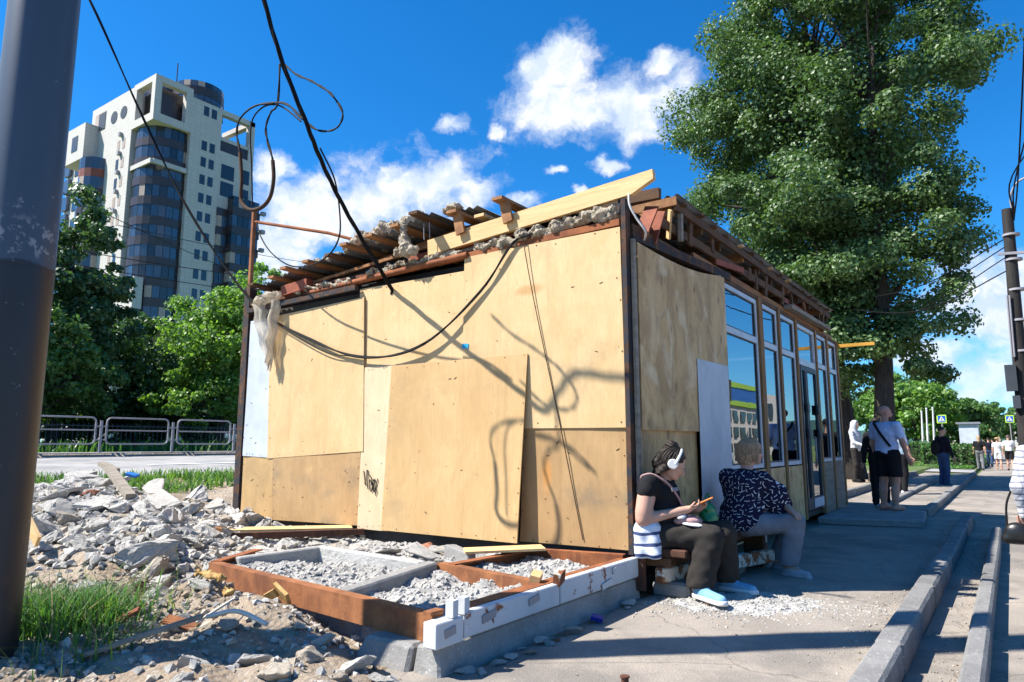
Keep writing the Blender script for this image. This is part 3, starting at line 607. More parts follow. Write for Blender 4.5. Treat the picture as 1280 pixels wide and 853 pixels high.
for i, y in enumerate(np.arange(1.05, 8.4, .46)):
    MB().rbox((.10+.02*math.sin(i*1.7), y, 3.655+.008*(i % 2)), (.12, .09, .026), (0, R(-2), .1*math.sin(i))).build('batten_end', M['timber_new' if i in (4, 7, 9) else 'timber_old'], KI)
    if i not in (0, 3, 4, 8, 11, 13): MB().rbox((.055, y+.12*math.sin(i*4.1), 3.45+.04*math.sin(i*7)), (.03, .09+.03*math.sin(i*3), .24+.08*math.sin(i*2.2)), (.10*math.sin(i*5), .1*math.sin(i*3), 0)).build('hanger_board', M['timber_old' if i % 4 else 'timber_orange'], KI)
MB().beam((.075, 5.3, 3.30), (.075, 8.1, 3.33), .12, .06).build('gutter', M['wood_grey'], KI)
MB().beam((.05, 2.2, 3.33), (.09, 3.1, 3.40), .02, .07).build('loose_board', M['timber_red'], KI)
MB().box(.0, .7, 9.05, 9.12, 3.10, 3.16).build('projecting_lath', plain('yellow painted lath', (.55, .28, .04)), KI)
# broken corner under the eave
MB().beam((.0, .05, 3.11), (.02, 2.7, 3.24), .08, .09).build('beam', M['post'], KI)
MB().beam((.02, .22, 3.12), (.10, .34, 3.44), .02, .14, up=(1, 0, 0)).build('loose_board', M['timber_red'], KI); MB().beam((.0, .5, 3.14), (.08, .56, 3.46), .02, .12, up=(1, 0, 0)).build('loose_board', M['timber_red'], KI)
MB().beam((.0, .95, 3.3), (.07, .85, 3.56), .02, .13, up=(0, 0, 1)).build('loose_board', M['timber_new'], KI)
MB().beam((-.75, .80, 3.60), (.12, .90, 3.66), .03, .09).build('verge_board', M['timber_orange'], KI)
MB().beam((.09, 1.05, 3.28), (.09, 1.07, 3.62), .04, .05, up=(0, 1, 0)).build('loose_board', M['wood_grey'], KI)
MB().beam((-.06, -.03, 3.30), (-.02, -.02, 3.56), .05, .03, up=(1, 0, 0)).build('loose_board', M['post'], KI)
MB().tube(spline([(.06, -.06, 3.50), (.07, -.08, 3.35), (.12, -.05, 3.22), (.18, .0, 3.10), (.12, .1, 3.06)]), .010, 6).build('rope', plain('white cord', (.6, .58, .55)), KI)
# ------------------------------------------------------------------ implicit surfaces (wool, people)
def cap(a, b, ra, rb=None, k=.03): return ('c', np.array(a, float), np.array(b, float), ra, ra if rb is None else rb, k)
def ell(c, r, rot=None, k=.03): return ('e', np.array(c, float), np.array(r, float), None if rot is None else np.array(Euler(rot).to_matrix()), k)
def sdf_mesh(name, prims, vox, cuts=(), wr=0, wf=30., mats=None):
    lo = np.min([np.minimum(p[1]-p[3], p[2]-p[4]) if p[0] == 'c' else p[1]-np.max(p[2]) for p in prims], 0) - 3*vox - wr
    hi = np.max([np.maximum(p[1]+p[3], p[2]+p[4]) if p[0] == 'c' else p[1]+np.max(p[2]) for p in prims], 0) + 3*vox + wr
    n = np.ceil((hi-lo)/vox).astype(int)+1; Fd = np.full(n, 1., dtype=np.float32)
    ax = [lo[i] + vox*np.arange(n[i]) for i in range(3)]
    for p in prims:
        if p[0] == 'c': b0 = np.minimum(p[1]-p[3], p[2]-p[4]); b1 = np.maximum(p[1]+p[3], p[2]+p[4])
        else: b0 = p[1]-np.max(p[2]); b1 = p[1]+np.max(p[2])
        kk = p[-1]; mg = kk + 2*vox + wr + .01
        i0 = np.maximum(((b0-mg-lo)/vox).astype(int), 0); i1 = np.minimum(((b1+mg-lo)/vox).astype(int)+2, n)
        sl = tuple(slice(i0[i], i1[i]) for i in range(3))
        P = np.stack(np.meshgrid(*[ax[i][sl[i]] for i in range(3)], indexing='ij'), -1)
        if p[0] == 'c':
            ba = p[2]-p[1]; t = np.clip(((P-p[1])@ba)/max(ba@ba, 1e-9), 0, 1); d = np.linalg.norm(P-p[1]-t[..., None]*ba, axis=-1) - (p[3]+t*(p[4]-p[3]))
        else:
            q = P-p[1]; q = q@p[3] if p[3] is not None else q
            k0 = np.linalg.norm(q/p[2], axis=-1); k1 = np.linalg.norm(q/p[2]**2, axis=-1)+1e-9; d = k0*(k0-1)/k1
        a = Fd[sl]; h = np.clip(.5+.5*(a-d)/kk, 0, 1); Fd[sl] = a*(1-h)+d*h - kk*h*(1-h)
    P = None
    if wr or cuts:
        G = np.stack(np.meshgrid(*ax, indexing='ij'), -1)
        if wr: Fd += wr*(np.sin(G[..., 0]*wf+2*np.sin(G[..., 2]*wf*.7))*np.sin(G[..., 2]*wf*1.3+1.5*np.sin(G[..., 1]*wf*.6)) + .6*np.sin(G[..., 1]*wf*2.1+G[..., 2]*wf*1.7)*np.sin(G[..., 0]*wf*2.3) + (.5*np.sin(G[..., 0]*wf*5.1+3*np.sin(G[..., 2]*wf*2.9))*np.sin(G[..., 2]*wf*4.3+2*np.sin(G[..., 1]*wf*3.7)) if wr >= .012 else 0)).astype(np.float32)
        for (c, nn) in cuts: Fd = np.maximum(Fd, ((G-np.array(c))@(np.array(nn)/np.linalg.norm(nn))).astype(np.float32))
    Fd[0] = Fd[-1] = 1; Fd[:, 0] = Fd[:, -1] = 1; Fd[:, :, 0] = Fd[:, :, -1] = 1
    S = Fd < 0; nc = n-1; acc = np.zeros((*nc, 3)); cnt = np.zeros(nc)
    for axis_ in range(3):
        o1, o2 = [a for a in range(3) if a != axis_]
        A = [slice(None)]*3; B = [slice(None)]*3; A[axis_] = slice(0, -1); B[axis_] = slice(1, None)
        fa, fb = Fd[tuple(A)], Fd[tuple(B)]; cr = (fa < 0) != (fb < 0); t = np.where(cr, fa/np.where(cr, fa-fb, 1), 0)
        I = np.argwhere(cr); tv = t[cr]; pos = I.astype(float); pos[:, axis_] += tv
        for d1 in (0, -1):
            for d2 in (0, -1):
                c = I.copy(); c[:, o1] += d1; c[:, o2] += d2
                ok = np.all((c >= 0) & (c < nc), axis=1); c = c[ok]
                np.add.at(acc, tuple(c.T), pos[ok]); np.add.at(cnt, tuple(c.T), 1)
    vid = np.full(nc, -1); w = cnt > 0; vid[w] = np.arange(w.sum()); V = lo + vox*(acc[w]/cnt[w][:, None]); Fs = []
    for axis_ in range(3):
        o1, o2 = (axis_+1) % 3, (axis_+2) % 3
        A = [slice(None)]*3; B = [slice(None)]*3; A[axis_] = slice(0, -1); B[axis_] = slice(1, None)
        sa, sb = S[tuple(A)], S[tuple(B)]; I = np.argwhere(sa != sb); sg = sa[tuple(I.T)]
        qs = []
        for d1, d2 in ((0, 0), (-1, 0), (-1, -1), (0, -1)):
            c = I.copy(); c[:, o1] += d1; c[:, o2] += d2; qs.append(vid[tuple(np.clip(c, 0, nc-1).T)])
        q = np.stack(qs, 1); q[~sg] = q[~sg][:, ::-1]; Fs.append(q[(q >= 0).all(1)])
    return V, np.concatenate(Fs)
def blob(name, prims, vox, mat, parent, cuts=(), wr=0, wf=30., smooth=True, it=1):
    V, F = sdf_mesh(name, prims, vox, cuts, wr, wf)
    for _ in range(it):   # one relaxation pass
        nb = np.zeros_like(V); ct = np.zeros(len(V))
        for a, b in ((0, 1), (1, 2), (2, 3), (3, 0)):
            np.add.at(nb, F[:, a], V[F[:, b]]); np.add.at(nb, F[:, b], V[F[:, a]]); np.add.at(ct, F[:, a], 1); np.add.at(ct, F[:, b], 1)
        V = V*.5 + .5*nb/np.maximum(ct, 1)[:, None]
    o0 = np.array(wloc(parent)) if parent is not None else np.zeros(3)
    return link(name, npmesh(name, V-o0, F), parent, [mat], smooth)

# insulation hanging out of the wall top and lying on the roof
def wad(segs, vox=.012, wr=.017, wf=34):
    blob('insulation_wad', segs, vox, M['wool'], KI, wr=wr, wf=wf, it=0, smooth=False)
def row(x0, x1, y, z0, z1, r, n, sd_):
    q = random.Random(sd_); return [ell((x0+(x1-x0)*(i+.5)/n, y+q.uniform(-.03, .03), z0+(z1-z0)*i/n+q.uniform(-.02, .03)), (abs(x1-x0)/n*q.uniform(.5, .8), r*q.uniform(.7, 1.1), r*q.uniform(.6, 1.15)), (0, q.uniform(-.3, .3), q.uniform(-.4, .4)), .03) for i in range(n)]
wad(row(-1.0, -.08, .0, 3.27, 3.35, .075, 8, 1)); wad(row(-1.75, -1.05, -.02, 3.235, 3.26, .055, 6, 2)); wad(row(-3.3, -1.9, -.04, 3.20, 3.25, .035, 11, 3)); wad(row(-4.6, -3.5, -.06, 3.13, 3.18, .03, 7, 5))
wad(row(-3.75, -2.45, .02, rz(-3.75)+.12, rz(-2.45)+.13, .085, 11, 4) + row(-3.6, -2.6, .30, rz(-3.6)+.14, rz(-2.6)+.16, .10, 7, 6)); wad(row(-4.4, -3.8, .0, rz(-4.4)+.07, rz(-3.8)+.07, .03, 4, 8))
wad([cap((-2.62, -.16, 3.64), (-2.60, -.16, 3.48), .03, .04), cap((-2.60, -.16, 3.48), (-2.57, -.15, 3.36), .05, .085), ell((-2.50, -.15, 3.33), (.10, .06, .06)), ell((-2.68, -.15, 3.34), (.07, .06, .05))], .014, .015, 60)
wad([ell((-2.02, .0, 3.76), (.10, .09, .04)), ell((-2.12, .05, 3.75), (.08, .09, .04))], .014, .012, 55)
for xx in (-2.32, -2.24): MB().tube([(xx, -.15, 3.60), (xx+.01, -.15, 3.42)], .005, 5).build('wire_tie', M['rail'], KI)
# ------------------------------------------------------------------ torn film at the left corner
V = []; n1, n2 = 16, 22
for i in range(n1):
    for j in range(n2):
        u, v = i/(n1-1), j/(n2-1); wdt = .48*(1-v)**1.1 + .05
        x = -5.05 + (u-.5)*wdt + .14*v + .02*math.sin(v*17); y = -.13 - .05*math.sin(u*9+v*2.2)*(1-.3*v) - .03*math.sin(u*23+v*5) - .02*v; z = 3.08 - .06*abs(u-.6) - v*.86 + .05*math.sin(u*11)*v
        V.append((x, y, z))
i = np.arange(n1*n2).reshape(n1, n2); F = np.stack([i[:-1, :-1].ravel(), i[1:, :-1].ravel(), i[1:, 1:].ravel(), i[:-1, 1:].ravel()], 1)
tag(link('plastic_film', npmesh('plastic_film', V, F), None, [M['film']], True), 'torn crumpled plastic film hanging from the roof at the white metal sheet', 'plastic film')
blob('crumpled_bundle', [ell((-5.15, -.14, 3.10), (.14, .08, .06)), ell((-4.95, -.16, 3.13), (.12, .07, .05)), cap((-5.3, -.12, 3.05), (-4.8, -.14, 3.12), .04)], .016, M['film'], KI, wr=.018, wf=45)

# ------------------------------------------------------------------ dismantled foundation in front of the wall
FO = thing('foundation_frame', 'rusty steel floor frame on a concrete plinth in front of the boarded wall', 'foundation', (-1.3, -1.2, 0))
MB().hexa([(-.16, -2.52, -.03), (.05, -2.52, -.03), (.05, 0, -.03), (-.16, 0, -.03), (-.14, -2.5, .15), (.02, -2.5, .16), (.02, 0, .16), (-.14, 0, .15)]).build('plinth', M['concrete'], FO, bevel=.015)
MB().hexa([(-.62, -2.56, -.03), (-.17, -2.56, -.03), (-.17, -2.2, -.03), (-.62, -2.2, -.03), (-.55, -2.5, .14), (-.17, -2.5, .14), (-.17, -2.2, .14), (-.55, -2.2, .14)]).build('plinth', M['concrete'], FO, bevel=.02)
MB().box(.0, .055, -1.28, -.01, .17, .325).build('painted_beam', M['rust_white'], FO, bevel=.006); MB().box(.004, .058, -2.32, -1.30, .17, .31).build('painted_beam', M['rust_white'], FO, bevel=.006)
MB().box(-.04, .06, -2.56, -2.33, .16, .295).build('painted_beam', M['rust_white'], FO, bevel=.006)
for y in (-2.40, -2.30): MB().rbox((.03, y, .345), (.05, .055, .09), (0, 0, R(8))).build('post_stub', M['rust_white'], FO)
MB().rbox((-.07, -2.44, .32), (.06, .11, .02)).build('weld_plate', M['rust_or'], FO)
MB().box(-.10, -.002, -2.3, -.02, .30, .312).build('beam_flange', M['rust'], FO)
for (y, z, w) in ((-2.45, .235, .09), (-2.1, .25, .13), (-1.62, .26, .12), (-.62, .20, .16), (-.5, .28, .05)): MB().rbox((.064, y, z), (.006, w, .045), (R(8), 0, 0)).build('tie_bracket', M['rail'] if y < -1 else M['rust_white'], FO)
MB().rbox((.05, -1.29, .35), (.05, .10, .09), (.3, .2, .2)).build('bent_bracket', M['rust_bench'], FO); MB().rbox((-.10, -1.35, .345), (.07, .11, .05), (.2, .2, .4)).build('timber_block', M['timber_new'], FO)
def channel(a, b, h=.18, fl=.07, t=.012, side=1, mat='rust_or'):
    a, b = Vector(a), Vector(b); d = (b-a).normalized(); r = d.cross(Vector((0, 0, 1)))*side; m = MB()
    m.beam(a-Vector((0, 0, h/2)), b-Vector((0, 0, h/2)), t, h)
    for zz in (-t/2, -h+t/2): m.beam(a+r*(fl/2+t/2)+Vector((0, 0, zz)), b+r*(fl/2+t/2)+Vector((0, 0, zz)), fl, t)
    return m.build('channel_beam', M[mat], FO)
channel((-2.78, -2.13, .295), (-.10, -2.41, .29), .155, side=-1, mat='rust_or'); channel((-1.22, -1.10, .30), (-.01, -1.34, .305), .17, side=-1); channel((-1.10, -1.10, .31), (-.92, -.12, .33), .15, side=1, mat='rust'); channel((-.92, -.20, .33), (-.06, -.10, .34), .16, side=-1, mat='rust')
channel((-2.80, -2.10, .30), (-3.15, -1.45, .29), .1, side=1, mat='rust')
MB().hexa([(-2.84, -1.86, .1), (-2.76, -1.87, .1), (-2.52, -1.12, .1), (-2.62, -1.10, .1), (-2.84, -1.86, .30), (-2.76, -1.87, .30), (-2.52, -1.12, .33), (-2.62, -1.10, .33)]).build('concrete_rib', M['concrete'], FO, bevel=.01)
MB().hexa([(-2.62, -1.14, .1), (-2.56, -1.20, .1), (-1.35, -1.18, .1), (-1.35, -1.08, .1), (-2.62, -1.12, .33), (-2.56, -1.20, .33), (-1.35, -1.18, .30), (-1.35, -1.08, .30)]).build('concrete_rib', M['cement'], FO, bevel=.01)
MB().hexa([(-1.20, -2.18, .08), (-1.10, -2.20, .08), (-1.20, -1.12, .1), (-1.32, -1.10, .1), (-1.20, -2.18, .27), (-1.10, -2.20, .26), (-1.20, -1.12, .31), (-1.32, -1.10, .31)]).build('concrete_rib', M['concrete'], FO, bevel=.012)
MB().hexa([(-1.6, -.6, .15), (-1.2, -.75, .15), (-1.16, -.65, .15), (-1.5, -.52, .15), (-1.58, -.6, .36), (-1.2, -.73, .33), (-1.17, -.66, .33), (-1.5, -.53, .36)]).build('concrete_rib', M['concrete'], FO, bevel=.01)
MB().beam((-1.25, -.72, .345), (-.75, -.25, .36), .25, .02).build('timber_plank', M['timber_new'], FO)
# crushed cement between the beams
def fill(name, x0, x1, y0, y1, zf, mat, label, st=.03, seed=4):
    xs = np.arange(x0, x1+1e-6, st); ys = np.arange(y0, y1+1e-6, st); A, B = np.meshgrid(xs, ys, indexing='ij'); Zc = zf(A, B)
    o = link(name, npmesh(name, np.stack([A, B, Zc], -1).reshape(-1, 3), grid_faces(len(xs), len(ys))), None, [mat], True)
    return tag(o, label, kind='stuff')
def edge(A, B, x0, x1, y0, y1, w=.25): return np.clip(np.minimum(np.minimum((A-x0)/w, (x1-A)/w), np.minimum((B-y0)/w, (y1-B)/w)), 0, 1)
def fz(A, B):
    h = .21 + .07*fbm(A*1.7, B*1.7, 31) + .05*fbm(A*7, B*7, 33) + .025*fbm(A*22, B*22, 35) + .05*np.clip((B+1.2)/1.2, 0, 1)
    base = ground_h(A, B); e = edge(A, B, -4.4, .3, -3, .3, .5)
    h = np.where(B < -2.12-.10*(A+1.4), -.2, h); return np.where((A < -.03), base*(1-e)+np.maximum(h, base-.05)*e, .0)
fill('crushed_cement', -4.3, -.06, -2.42, .03, fz, M['cement'], 'pale crushed cement filling the steel floor frame', .025)
def fz2(A, B):
    r = ((A-.78)/.85)**2 + ((B-.28-.25*(A-.78))/.62)**2; h = .055*np.exp(-r*1.4)*(1+.8*fbm(A*5, B*5, 3)) + .03*fbm(A*16, B*16, 6)*np.exp(-r); return -.02 + h - .015*r
fill('crushed_cement', .08, 1.75, -.55, 1.25, fz2, M['cement'], 'spilled crushed cement on the pavement at the sitting people\'s feet', .02)

# ------------------------------------------------------------------ rubble: chunk shapes shared by many
def chunk_mesh(seed, n=14, flat=1., sub=True):
    q = np.random.default_rng(seed); p = q.normal(size=(n, 3)); p /= np.linalg.norm(p, axis=1)[:, None]; p *= q.uniform(.8, 1.15, (n, 1)); p[:, 2] *= flat; p[:, 0] *= q.uniform(1, 1.5)
    bm = bmesh.new()
    for v in p: bm.verts.new(v)
    r = bmesh.ops.convex_hull(bm, input=bm.verts[:]); bmesh.ops.delete(bm, geom=list({v for v in r['geom_interior'] if isinstance(v, bmesh.types.BMVert)}), context='VERTS')
    bmesh.ops.dissolve_limit(bm, angle_limit=R(14), verts=bm.verts[:], edges=bm.edges[:])
    if sub:
        bmesh.ops.bevel(bm, geom=bm.edges[:], offset=.05, segments=1, affect='EDGES', clamp_overlap=True)
        bmesh.ops.triangulate(bm, faces=bm.faces[:])
        for _ in range(2): bmesh.ops.subdivide_edges(bm, edges=[e for e in bm.edges if e.calc_length() > .30], cuts=1, use_grid_fill=True)
        ph = q.uniform(0, 6, 6)
        for v in bm.verts:
            c = v.co; nn_ = .05*math.sin(c.x*5+ph[0])*math.sin(c.y*6+ph[1]) + .04*math.sin(c.z*9+ph[2]+c.x*4)*math.sin(c.y*11+ph[3]); v.co = c*(1+nn_) + Vector(q.normal(size=3)*.028)
    me = bpy.data.meshes.new('concrete_chunk'); bm.to_mesh(me); bm.free(); return me
M['brick'] = concrete('broken red brick', (.34, .15, .09), (.26, .11, .07), 5, .6)
CH = [chunk_mesh(100+i, 12 + i % 6, [.75, .6, .9, .35][i % 4]) for i in range(22)]
for i, m_ in enumerate(CH): m_.materials.append(M['rubble_tan'] if i in (5, 13, 9) else M['brick'] if i == 17 else M['rubble'])
SL = []
for i in range(6):
    me = bpy.data.meshes.new('concrete_slab_piece'); q = np.random.default_rng(300+i); bm = bmesh.new(); nn = 7
    ang = np.sort(q.uniform(0, 2*math.pi, nn)); rad = q.uniform(.75, 1.1, nn); low = [bm.verts.new((math.cos(a)*r*1.35, math.sin(a)*r*.8, -.11)) for a, r in zip(ang, rad)]
    fb = bm.faces.new(low); ex = bmesh.ops.extrude_face_region(bm, geom=[fb]); up = [v for v in ex['geom'] if isinstance(v, bmesh.types.BMVert)]
    for v in up: v.co.z = .11 + q.normal()*.02; v.co.x *= .96
    bmesh.ops.recalc_face_normals(bm, faces=bm.faces[:]); bmesh.ops.bevel(bm, geom=bm.edges[:], offset=.025, segments=1, affect='EDGES', clamp_overlap=True); bmesh.ops.triangulate(bm, faces=bm.faces[:])
    bmesh.ops.subdivide_edges(bm, edges=[e for e in bm.edges if e.calc_length() > .4], cuts=2, use_grid_fill=True)
    for v in bm.verts: v.co += Vector(q.normal(size=3)*.014)
    bm.to_mesh(me); bm.free(); me.materials.append(M['rubble']); SL.append(me)
def put(me, name, p, s, rot, label, group, cat='rubble'):
    o = bpy.data.objects.new(name, me); COL.objects.link(o); o.location = p; o.scale = s if hasattr(s, '__len__') else (s, s, s); o.rotation_euler = rot; return tag(o, label, cat, group)
cn = 0; placed = []
LB = 'broken grey concrete chunk in the rubble heap behind the grass tuft'
for t in range(6000):
    x = random.uniform(-9.6, -2.9); y = random.uniform(-3.4, .6)
    mh = float(mound(np.array(x), np.array(y)))
    if random.random() > min(1, mh*4.0): continue
    s = random.choice([.07, .08, .09, .10, .10, .11, .12, .13, .15, .18, .22])*(.85 if x > -4.2 else 1)
    if any((x-a)**2+(y-b)**2 < ((s+c)*.62)**2 for a, b, c in placed): continue
    z = float(ground_h(np.array(x), np.array(y))) + s*random.uniform(.05, .4)
    placed.append((x, y, s)); ci_ = random.randrange(len(CH)); ci_ = 3 if ci_ == 17 and s > .11 else ci_; put(CH[ci_], 'brick_fragment' if ci_ == 17 else 'concrete_chunk', (x, y, z), (s*random.uniform(.9, 1.2), s, s*random.uniform(.75, 1.05)), [random.uniform(-.6, .6), random.uniform(-.6, .6), random.uniform(0, 6.3)], 'red brick fragment among the concrete of the rubble heap' if ci_ == 17 else 'tan mortar lump among the grey chunks of the rubble heap' if ci_ in (5, 9, 13) else ('large ' if s > .14 else 'small ')+LB, 'concrete chunks of the rubble heap'); cn += 1
    if cn >= 215: break
x = np.random.default_rng(77).uniform(-9.4, -2.4, 17000); y = np.random.default_rng(78).uniform(-3.2, .6, 17000); kp = np.random.default_rng(79).random(17000) < np.clip(mound(x, y)*3.6-.06, 0, .9); RX, RY = x[kp], y[kp]
# long slab pieces on top of the heap
for (x, y, z, s, r3, t1, t2) in ((-6.6, -1.2, .82, .42, .3, .25, -.2), (-5.6, -1.1, .80, .40, -.6, .2, .28), (-7.6, -1.0, .86, .42, .1, -.1, .15), (-5.0, -1.35, .70, .34, -.7, -.15, .3), (-6.0, -1.85, .80, .36, .15, .1, -.12), (-4.9, -.8, .62, .30, -.5, .3, .2), (-8.4, -.7, .86, .45, .2, .1, .05), (-5.2, -1.9, .70, .3, .9, .35, .0), (-7.0, -1.7, .78, .35, -.4, -.2, .1)):
    put(random.choice(SL), 'concrete_slab_piece', (x, y, z-.06), (s*.62, s*.62, s*.5), (t1, t2, r3), 'flat broken concrete slab piece lying on top of the rubble heap', 'slab pieces on the rubble heap')
for (x, y, s) in ((-2.35, -2.75, .10), (-2.0, -2.65, .08), (-1.6, -2.72, .09), (-2.6, -2.5, .11), (-2.9, -2.45, .12), (-2.2, -2.5, .07), (-1.75, -3.0, .09), (-1.3, -2.9, .07), (-.9, -3.0, .10), (-.6, -2.85, .09), (-.35, -2.75, .12), (-1.1, -3.25, .08), (-.5, -3.15, .09), (-.75, -2.65, .08), (-.15, -2.72, .09), (-1.9, -3.2, .07), (-2.7, -2.8, .08), (-3.1, -2.75, .06), (-.95, -3.4, .06), (-.25, -2.95, .05)):
    put(random.choice(CH), 'concrete_chunk', (x, y, float(ground_h(np.array(x), np.array(y)))+s*.3), (s, s, s*.8), [random.uniform(-.5, .5), random.uniform(-.5, .5), random.uniform(0, 6)], 'concrete lump in the dirt in front of the rusty frame', 'lumps in the dirt by the frame')
for i in range(26):
    x = random.uniform(-3.6, -1.0); y = random.uniform(-.95, -.12); s = random.uniform(.04, .12)
    put(random.choice(CH), 'concrete_chunk', (x, y, float(fz(np.array(x), np.array(y)))+s*.25), (s*1.3, s, s*.6), [random.uniform(-.4, .4), random.uniform(-.4, .4), random.uniform(0, 6)], 'pale cement lump lying against the foot of the plywood wall', 'cement lumps at the wall foot')
for i in range(14):
    y = random.uniform(-2.4, -.1); s = random.uniform(.02, .055)
    put(random.choice(CH), 'concrete_chunk', (random.uniform(.07, .2), y, s*.5), (s*1.2, s, s*.8), [random.uniform(-.4, .4), 0, random.uniform(0, 6)], 'small concrete crumb along the foot of the white painted beam', 'crumbs along the plinth')
# gravel: thousands of small stones, one mesh per place
def gravel(name, pts, smin, smax, mats, label, seed=1):
    q = np.random.default_rng(seed); n = len(pts); base = np.array([(1, 0, -.4), (-.5, .87, -.4), (-.5, -.87, -.4), (.3, .2, .7), (-.6, .1, .5), (.2, -.6, .45)]); F0 = np.array([(0, 1, 3), (1, 4, 3), (1, 2, 4), (2, 5, 4), (2, 0, 5), (0, 3, 5), (3, 4, 5), (0, 2, 1)])
    s = np.exp(q.uniform(math.log(smin), math.log(smax), n)); a = q.uniform(0, 6.28, n); B = base[None]*(1+q.normal(size=(n, 6, 3))*.22); c, s_ = np.cos(a)[:, None], np.sin(a)[:, None]
    x = B[..., 0]*c - B[..., 1]*s_; y = B[..., 0]*s_ + B[..., 1]*c; V = np.stack([x, y, B[..., 2]*.7], -1)*s[:, None, None] + np.asarray(pts)[:, None, :]
    F = (F0[None]+6*np.arange(n)[:, None, None]).reshape(-1, 3); mi = np.repeat(q.integers(0, len(mats), n), len(F0))
    return tag(link(name, npmesh(name, V.reshape(-1, 3), F, mi), None, mats), label, kind='stuff')
q = np.random.default_rng(3)
gravel('gravel', np.stack([RX, RY, ground_h(RX, RY)+.02], 1), .022, .085, [M['rubble'], M['rubble'], M['rubble'], M['rubble_tan'], M['concrete'], M['cement']], 'fist sized concrete fragments between the chunks of the heap', 4)
x = q.uniform(-9, -.1, 26000); y = q.uniform(-4.4, 1.5, 26000); keep = q.random(26000) < np.clip(mound(x, y)*2.2 + .25*(fbm(x*1.1, y*1.1, 12)+.25) + .35*np.exp(-((x+1.3)/1.5)**2-((y+2.9)/.5)**2), 0, 1); x, y = x[keep], y[keep]
gravel('gravel', np.stack([x, y, ground_h(x, y)+.005], 1), .008, .055, [M['rubble'], M['rubble_tan'], M['concrete']], 'small stones and concrete crumbs scattered over the earth', 5)
x = q.uniform(-4.1, -.1, 9000); y = q.uniform(-2.3, 0, 9000); keep = fz(x, y) > .12; x, y = x[keep], y[keep]; gravel('gravel', np.stack([x, y, fz(x, y)], 1), .006, .035, [M['cement'], M['rubble']], 'cement crumbs between the rusty beams', 6)
x = q.normal(.85, .42, 5000); y = .28 + .25*(x-.78) + q.normal(0, .3, 5000); keep = (x > .15) & (x < 1.85); x, y = x[keep], y[keep]; gravel('gravel', np.stack([x, y, np.maximum(fz2(x, y), .004)], 1), .004, .018, [M['cement'], M['rubble']], 'fine cement grit strewn on the pavement', 7)
x = np.concatenate([1.86-np.abs(q.normal(0, .12, 700)), q.uniform(.2, 1.9, 250), 2.3-np.abs(q.normal(0, .09, 500)), q.uniform(2.45, 4, 150)]); y = q.uniform(-4, 8, len(x)); gravel('gravel', np.stack([x, y, np.where(x > 2, -.047, .008)], 1), .003, .012, [M['rubble_tan'], M['dirt'], M['concrete']], 'grit and dry crumbs along the kerbs', 8)

x = q.uniform(-3.9, -.15, 5200); y = q.uniform(-4.0, -2.35, 5200); keep = fbm(x*1.6, y*1.6, 71) > -.12; x, y = x[keep], y[keep]; gravel('dirt_clods', np.stack([x, y, ground_h(x, y)+.004], 1), .008, .05, [M['dirt'], M['rubble_tan'], M['dirt'], M['concrete']], 'clods of earth and crumbs in front of the rusty frame', 9)
# ------------------------------------------------------------------ loose scraps
def scrap(name, mb, mat, label, cat, group=None): return tag(mb.build(name, mat), label, cat, group)
gz = lambda x, y: float(ground_h(np.array(x), np.array(y)))
M['foam'] = basic('yellow mounting foam', (.45, .29, .11), (.33, .19, .06), 8, bscale=30, bstr=.8)
tag(blob('foam_scrap', [ell((-1.95, -2.62, gz(-1.95, -2.62)+.04), (.14, .035, .02), (0, .1, .3)), ell((-1.80, -2.58, gz(-1.78, -2.58)+.05), (.06, .03, .025))], .009, M['foam'], None, wr=.013, wf=50), 'yellow foam scrap lying in the dirt by the rusty beam', 'foam scrap')
scrap('foam_scrap', MB().rbox((-1.47, -2.40, gz(-1.47, -2.40)+.07), (.17, .025, .09), (.5, .35, -.1)).rbox((-1.55, -2.43, gz(-1.5, -2.43)+.04), (.09, .03, .06), (.3, -.5, .3)), M['foam'], 'torn yellow foam slab leaning on the rusty beam', 'foam scrap')
scrap('rust_scrap', MB().rbox((-1.75, -2.95, gz(-1.75, -2.95)+.05), (.22, .09, .012), (.3, .2, .5)), M['rust_or'], 'flat orange rusted metal scrap in the dirt', 'metal scrap')
scrap('rust_scrap', MB().rbox((-2.0, -3.2, gz(-2.0, -3.2)+.05), (.05, .24, .02), (.5, .3, -.7)), M['timber_red'], 'red painted board splinter standing in the dirt', 'wood scrap')
scrap('wood_plank', MB().beam((-1.75, -3.52, gz(-1.75, -3.5)+.02), (-1.35, -3.05, gz(-1.35, -3.05)+.12), .07, .022), M['wood_grey'], 'grey plank stub leaning on the dirt lumps', 'plank')
scrap('wood_plank', MB().beam((-2.2, -4.0, .04), (-1.95, -3.72, .05), .05, .018), M['wood_grey'], 'grey lath lying beside the grass tuft', 'plank')
scrap('wood_plank', MB().beam((-4.75, -2.75, gz(-4.75, -2.75)+.30), (-4.45, -2.75, gz(-4.45, -2.75)+.12), .03, .10), M['timber_new'], 'short yellow board stuck in the rubble beside the pole', 'plank')
scrap('wood_plank', MB().beam((-4.35, -1.35, .36), (-3.35, -.10, .34), .28, .03), M['timber_new'], 'wide tan plank lying on the cement at the wall foot', 'plank')
scrap('wood_plank', MB().beam((-4.0, -1.40, .33), (-3.1, -.15, .32), .06, .06), M['rust_dark'], 'dark rusty bar beside the wide tan plank', 'bar')
scrap('timber_block', MB().rbox((-3.9, -1.35, .36), (.10, .08, .12), (0, .1, .4)), M['timber_orange'], 'small wooden block at the end of the tan plank', 'block')
scrap('wood_plank', MB().beam((-6.3, -1.35, .98), (-5.3, -1.55, .68), .10, .06), M['wood_grey'], 'long grey board sloping across the rubble heap', 'plank')
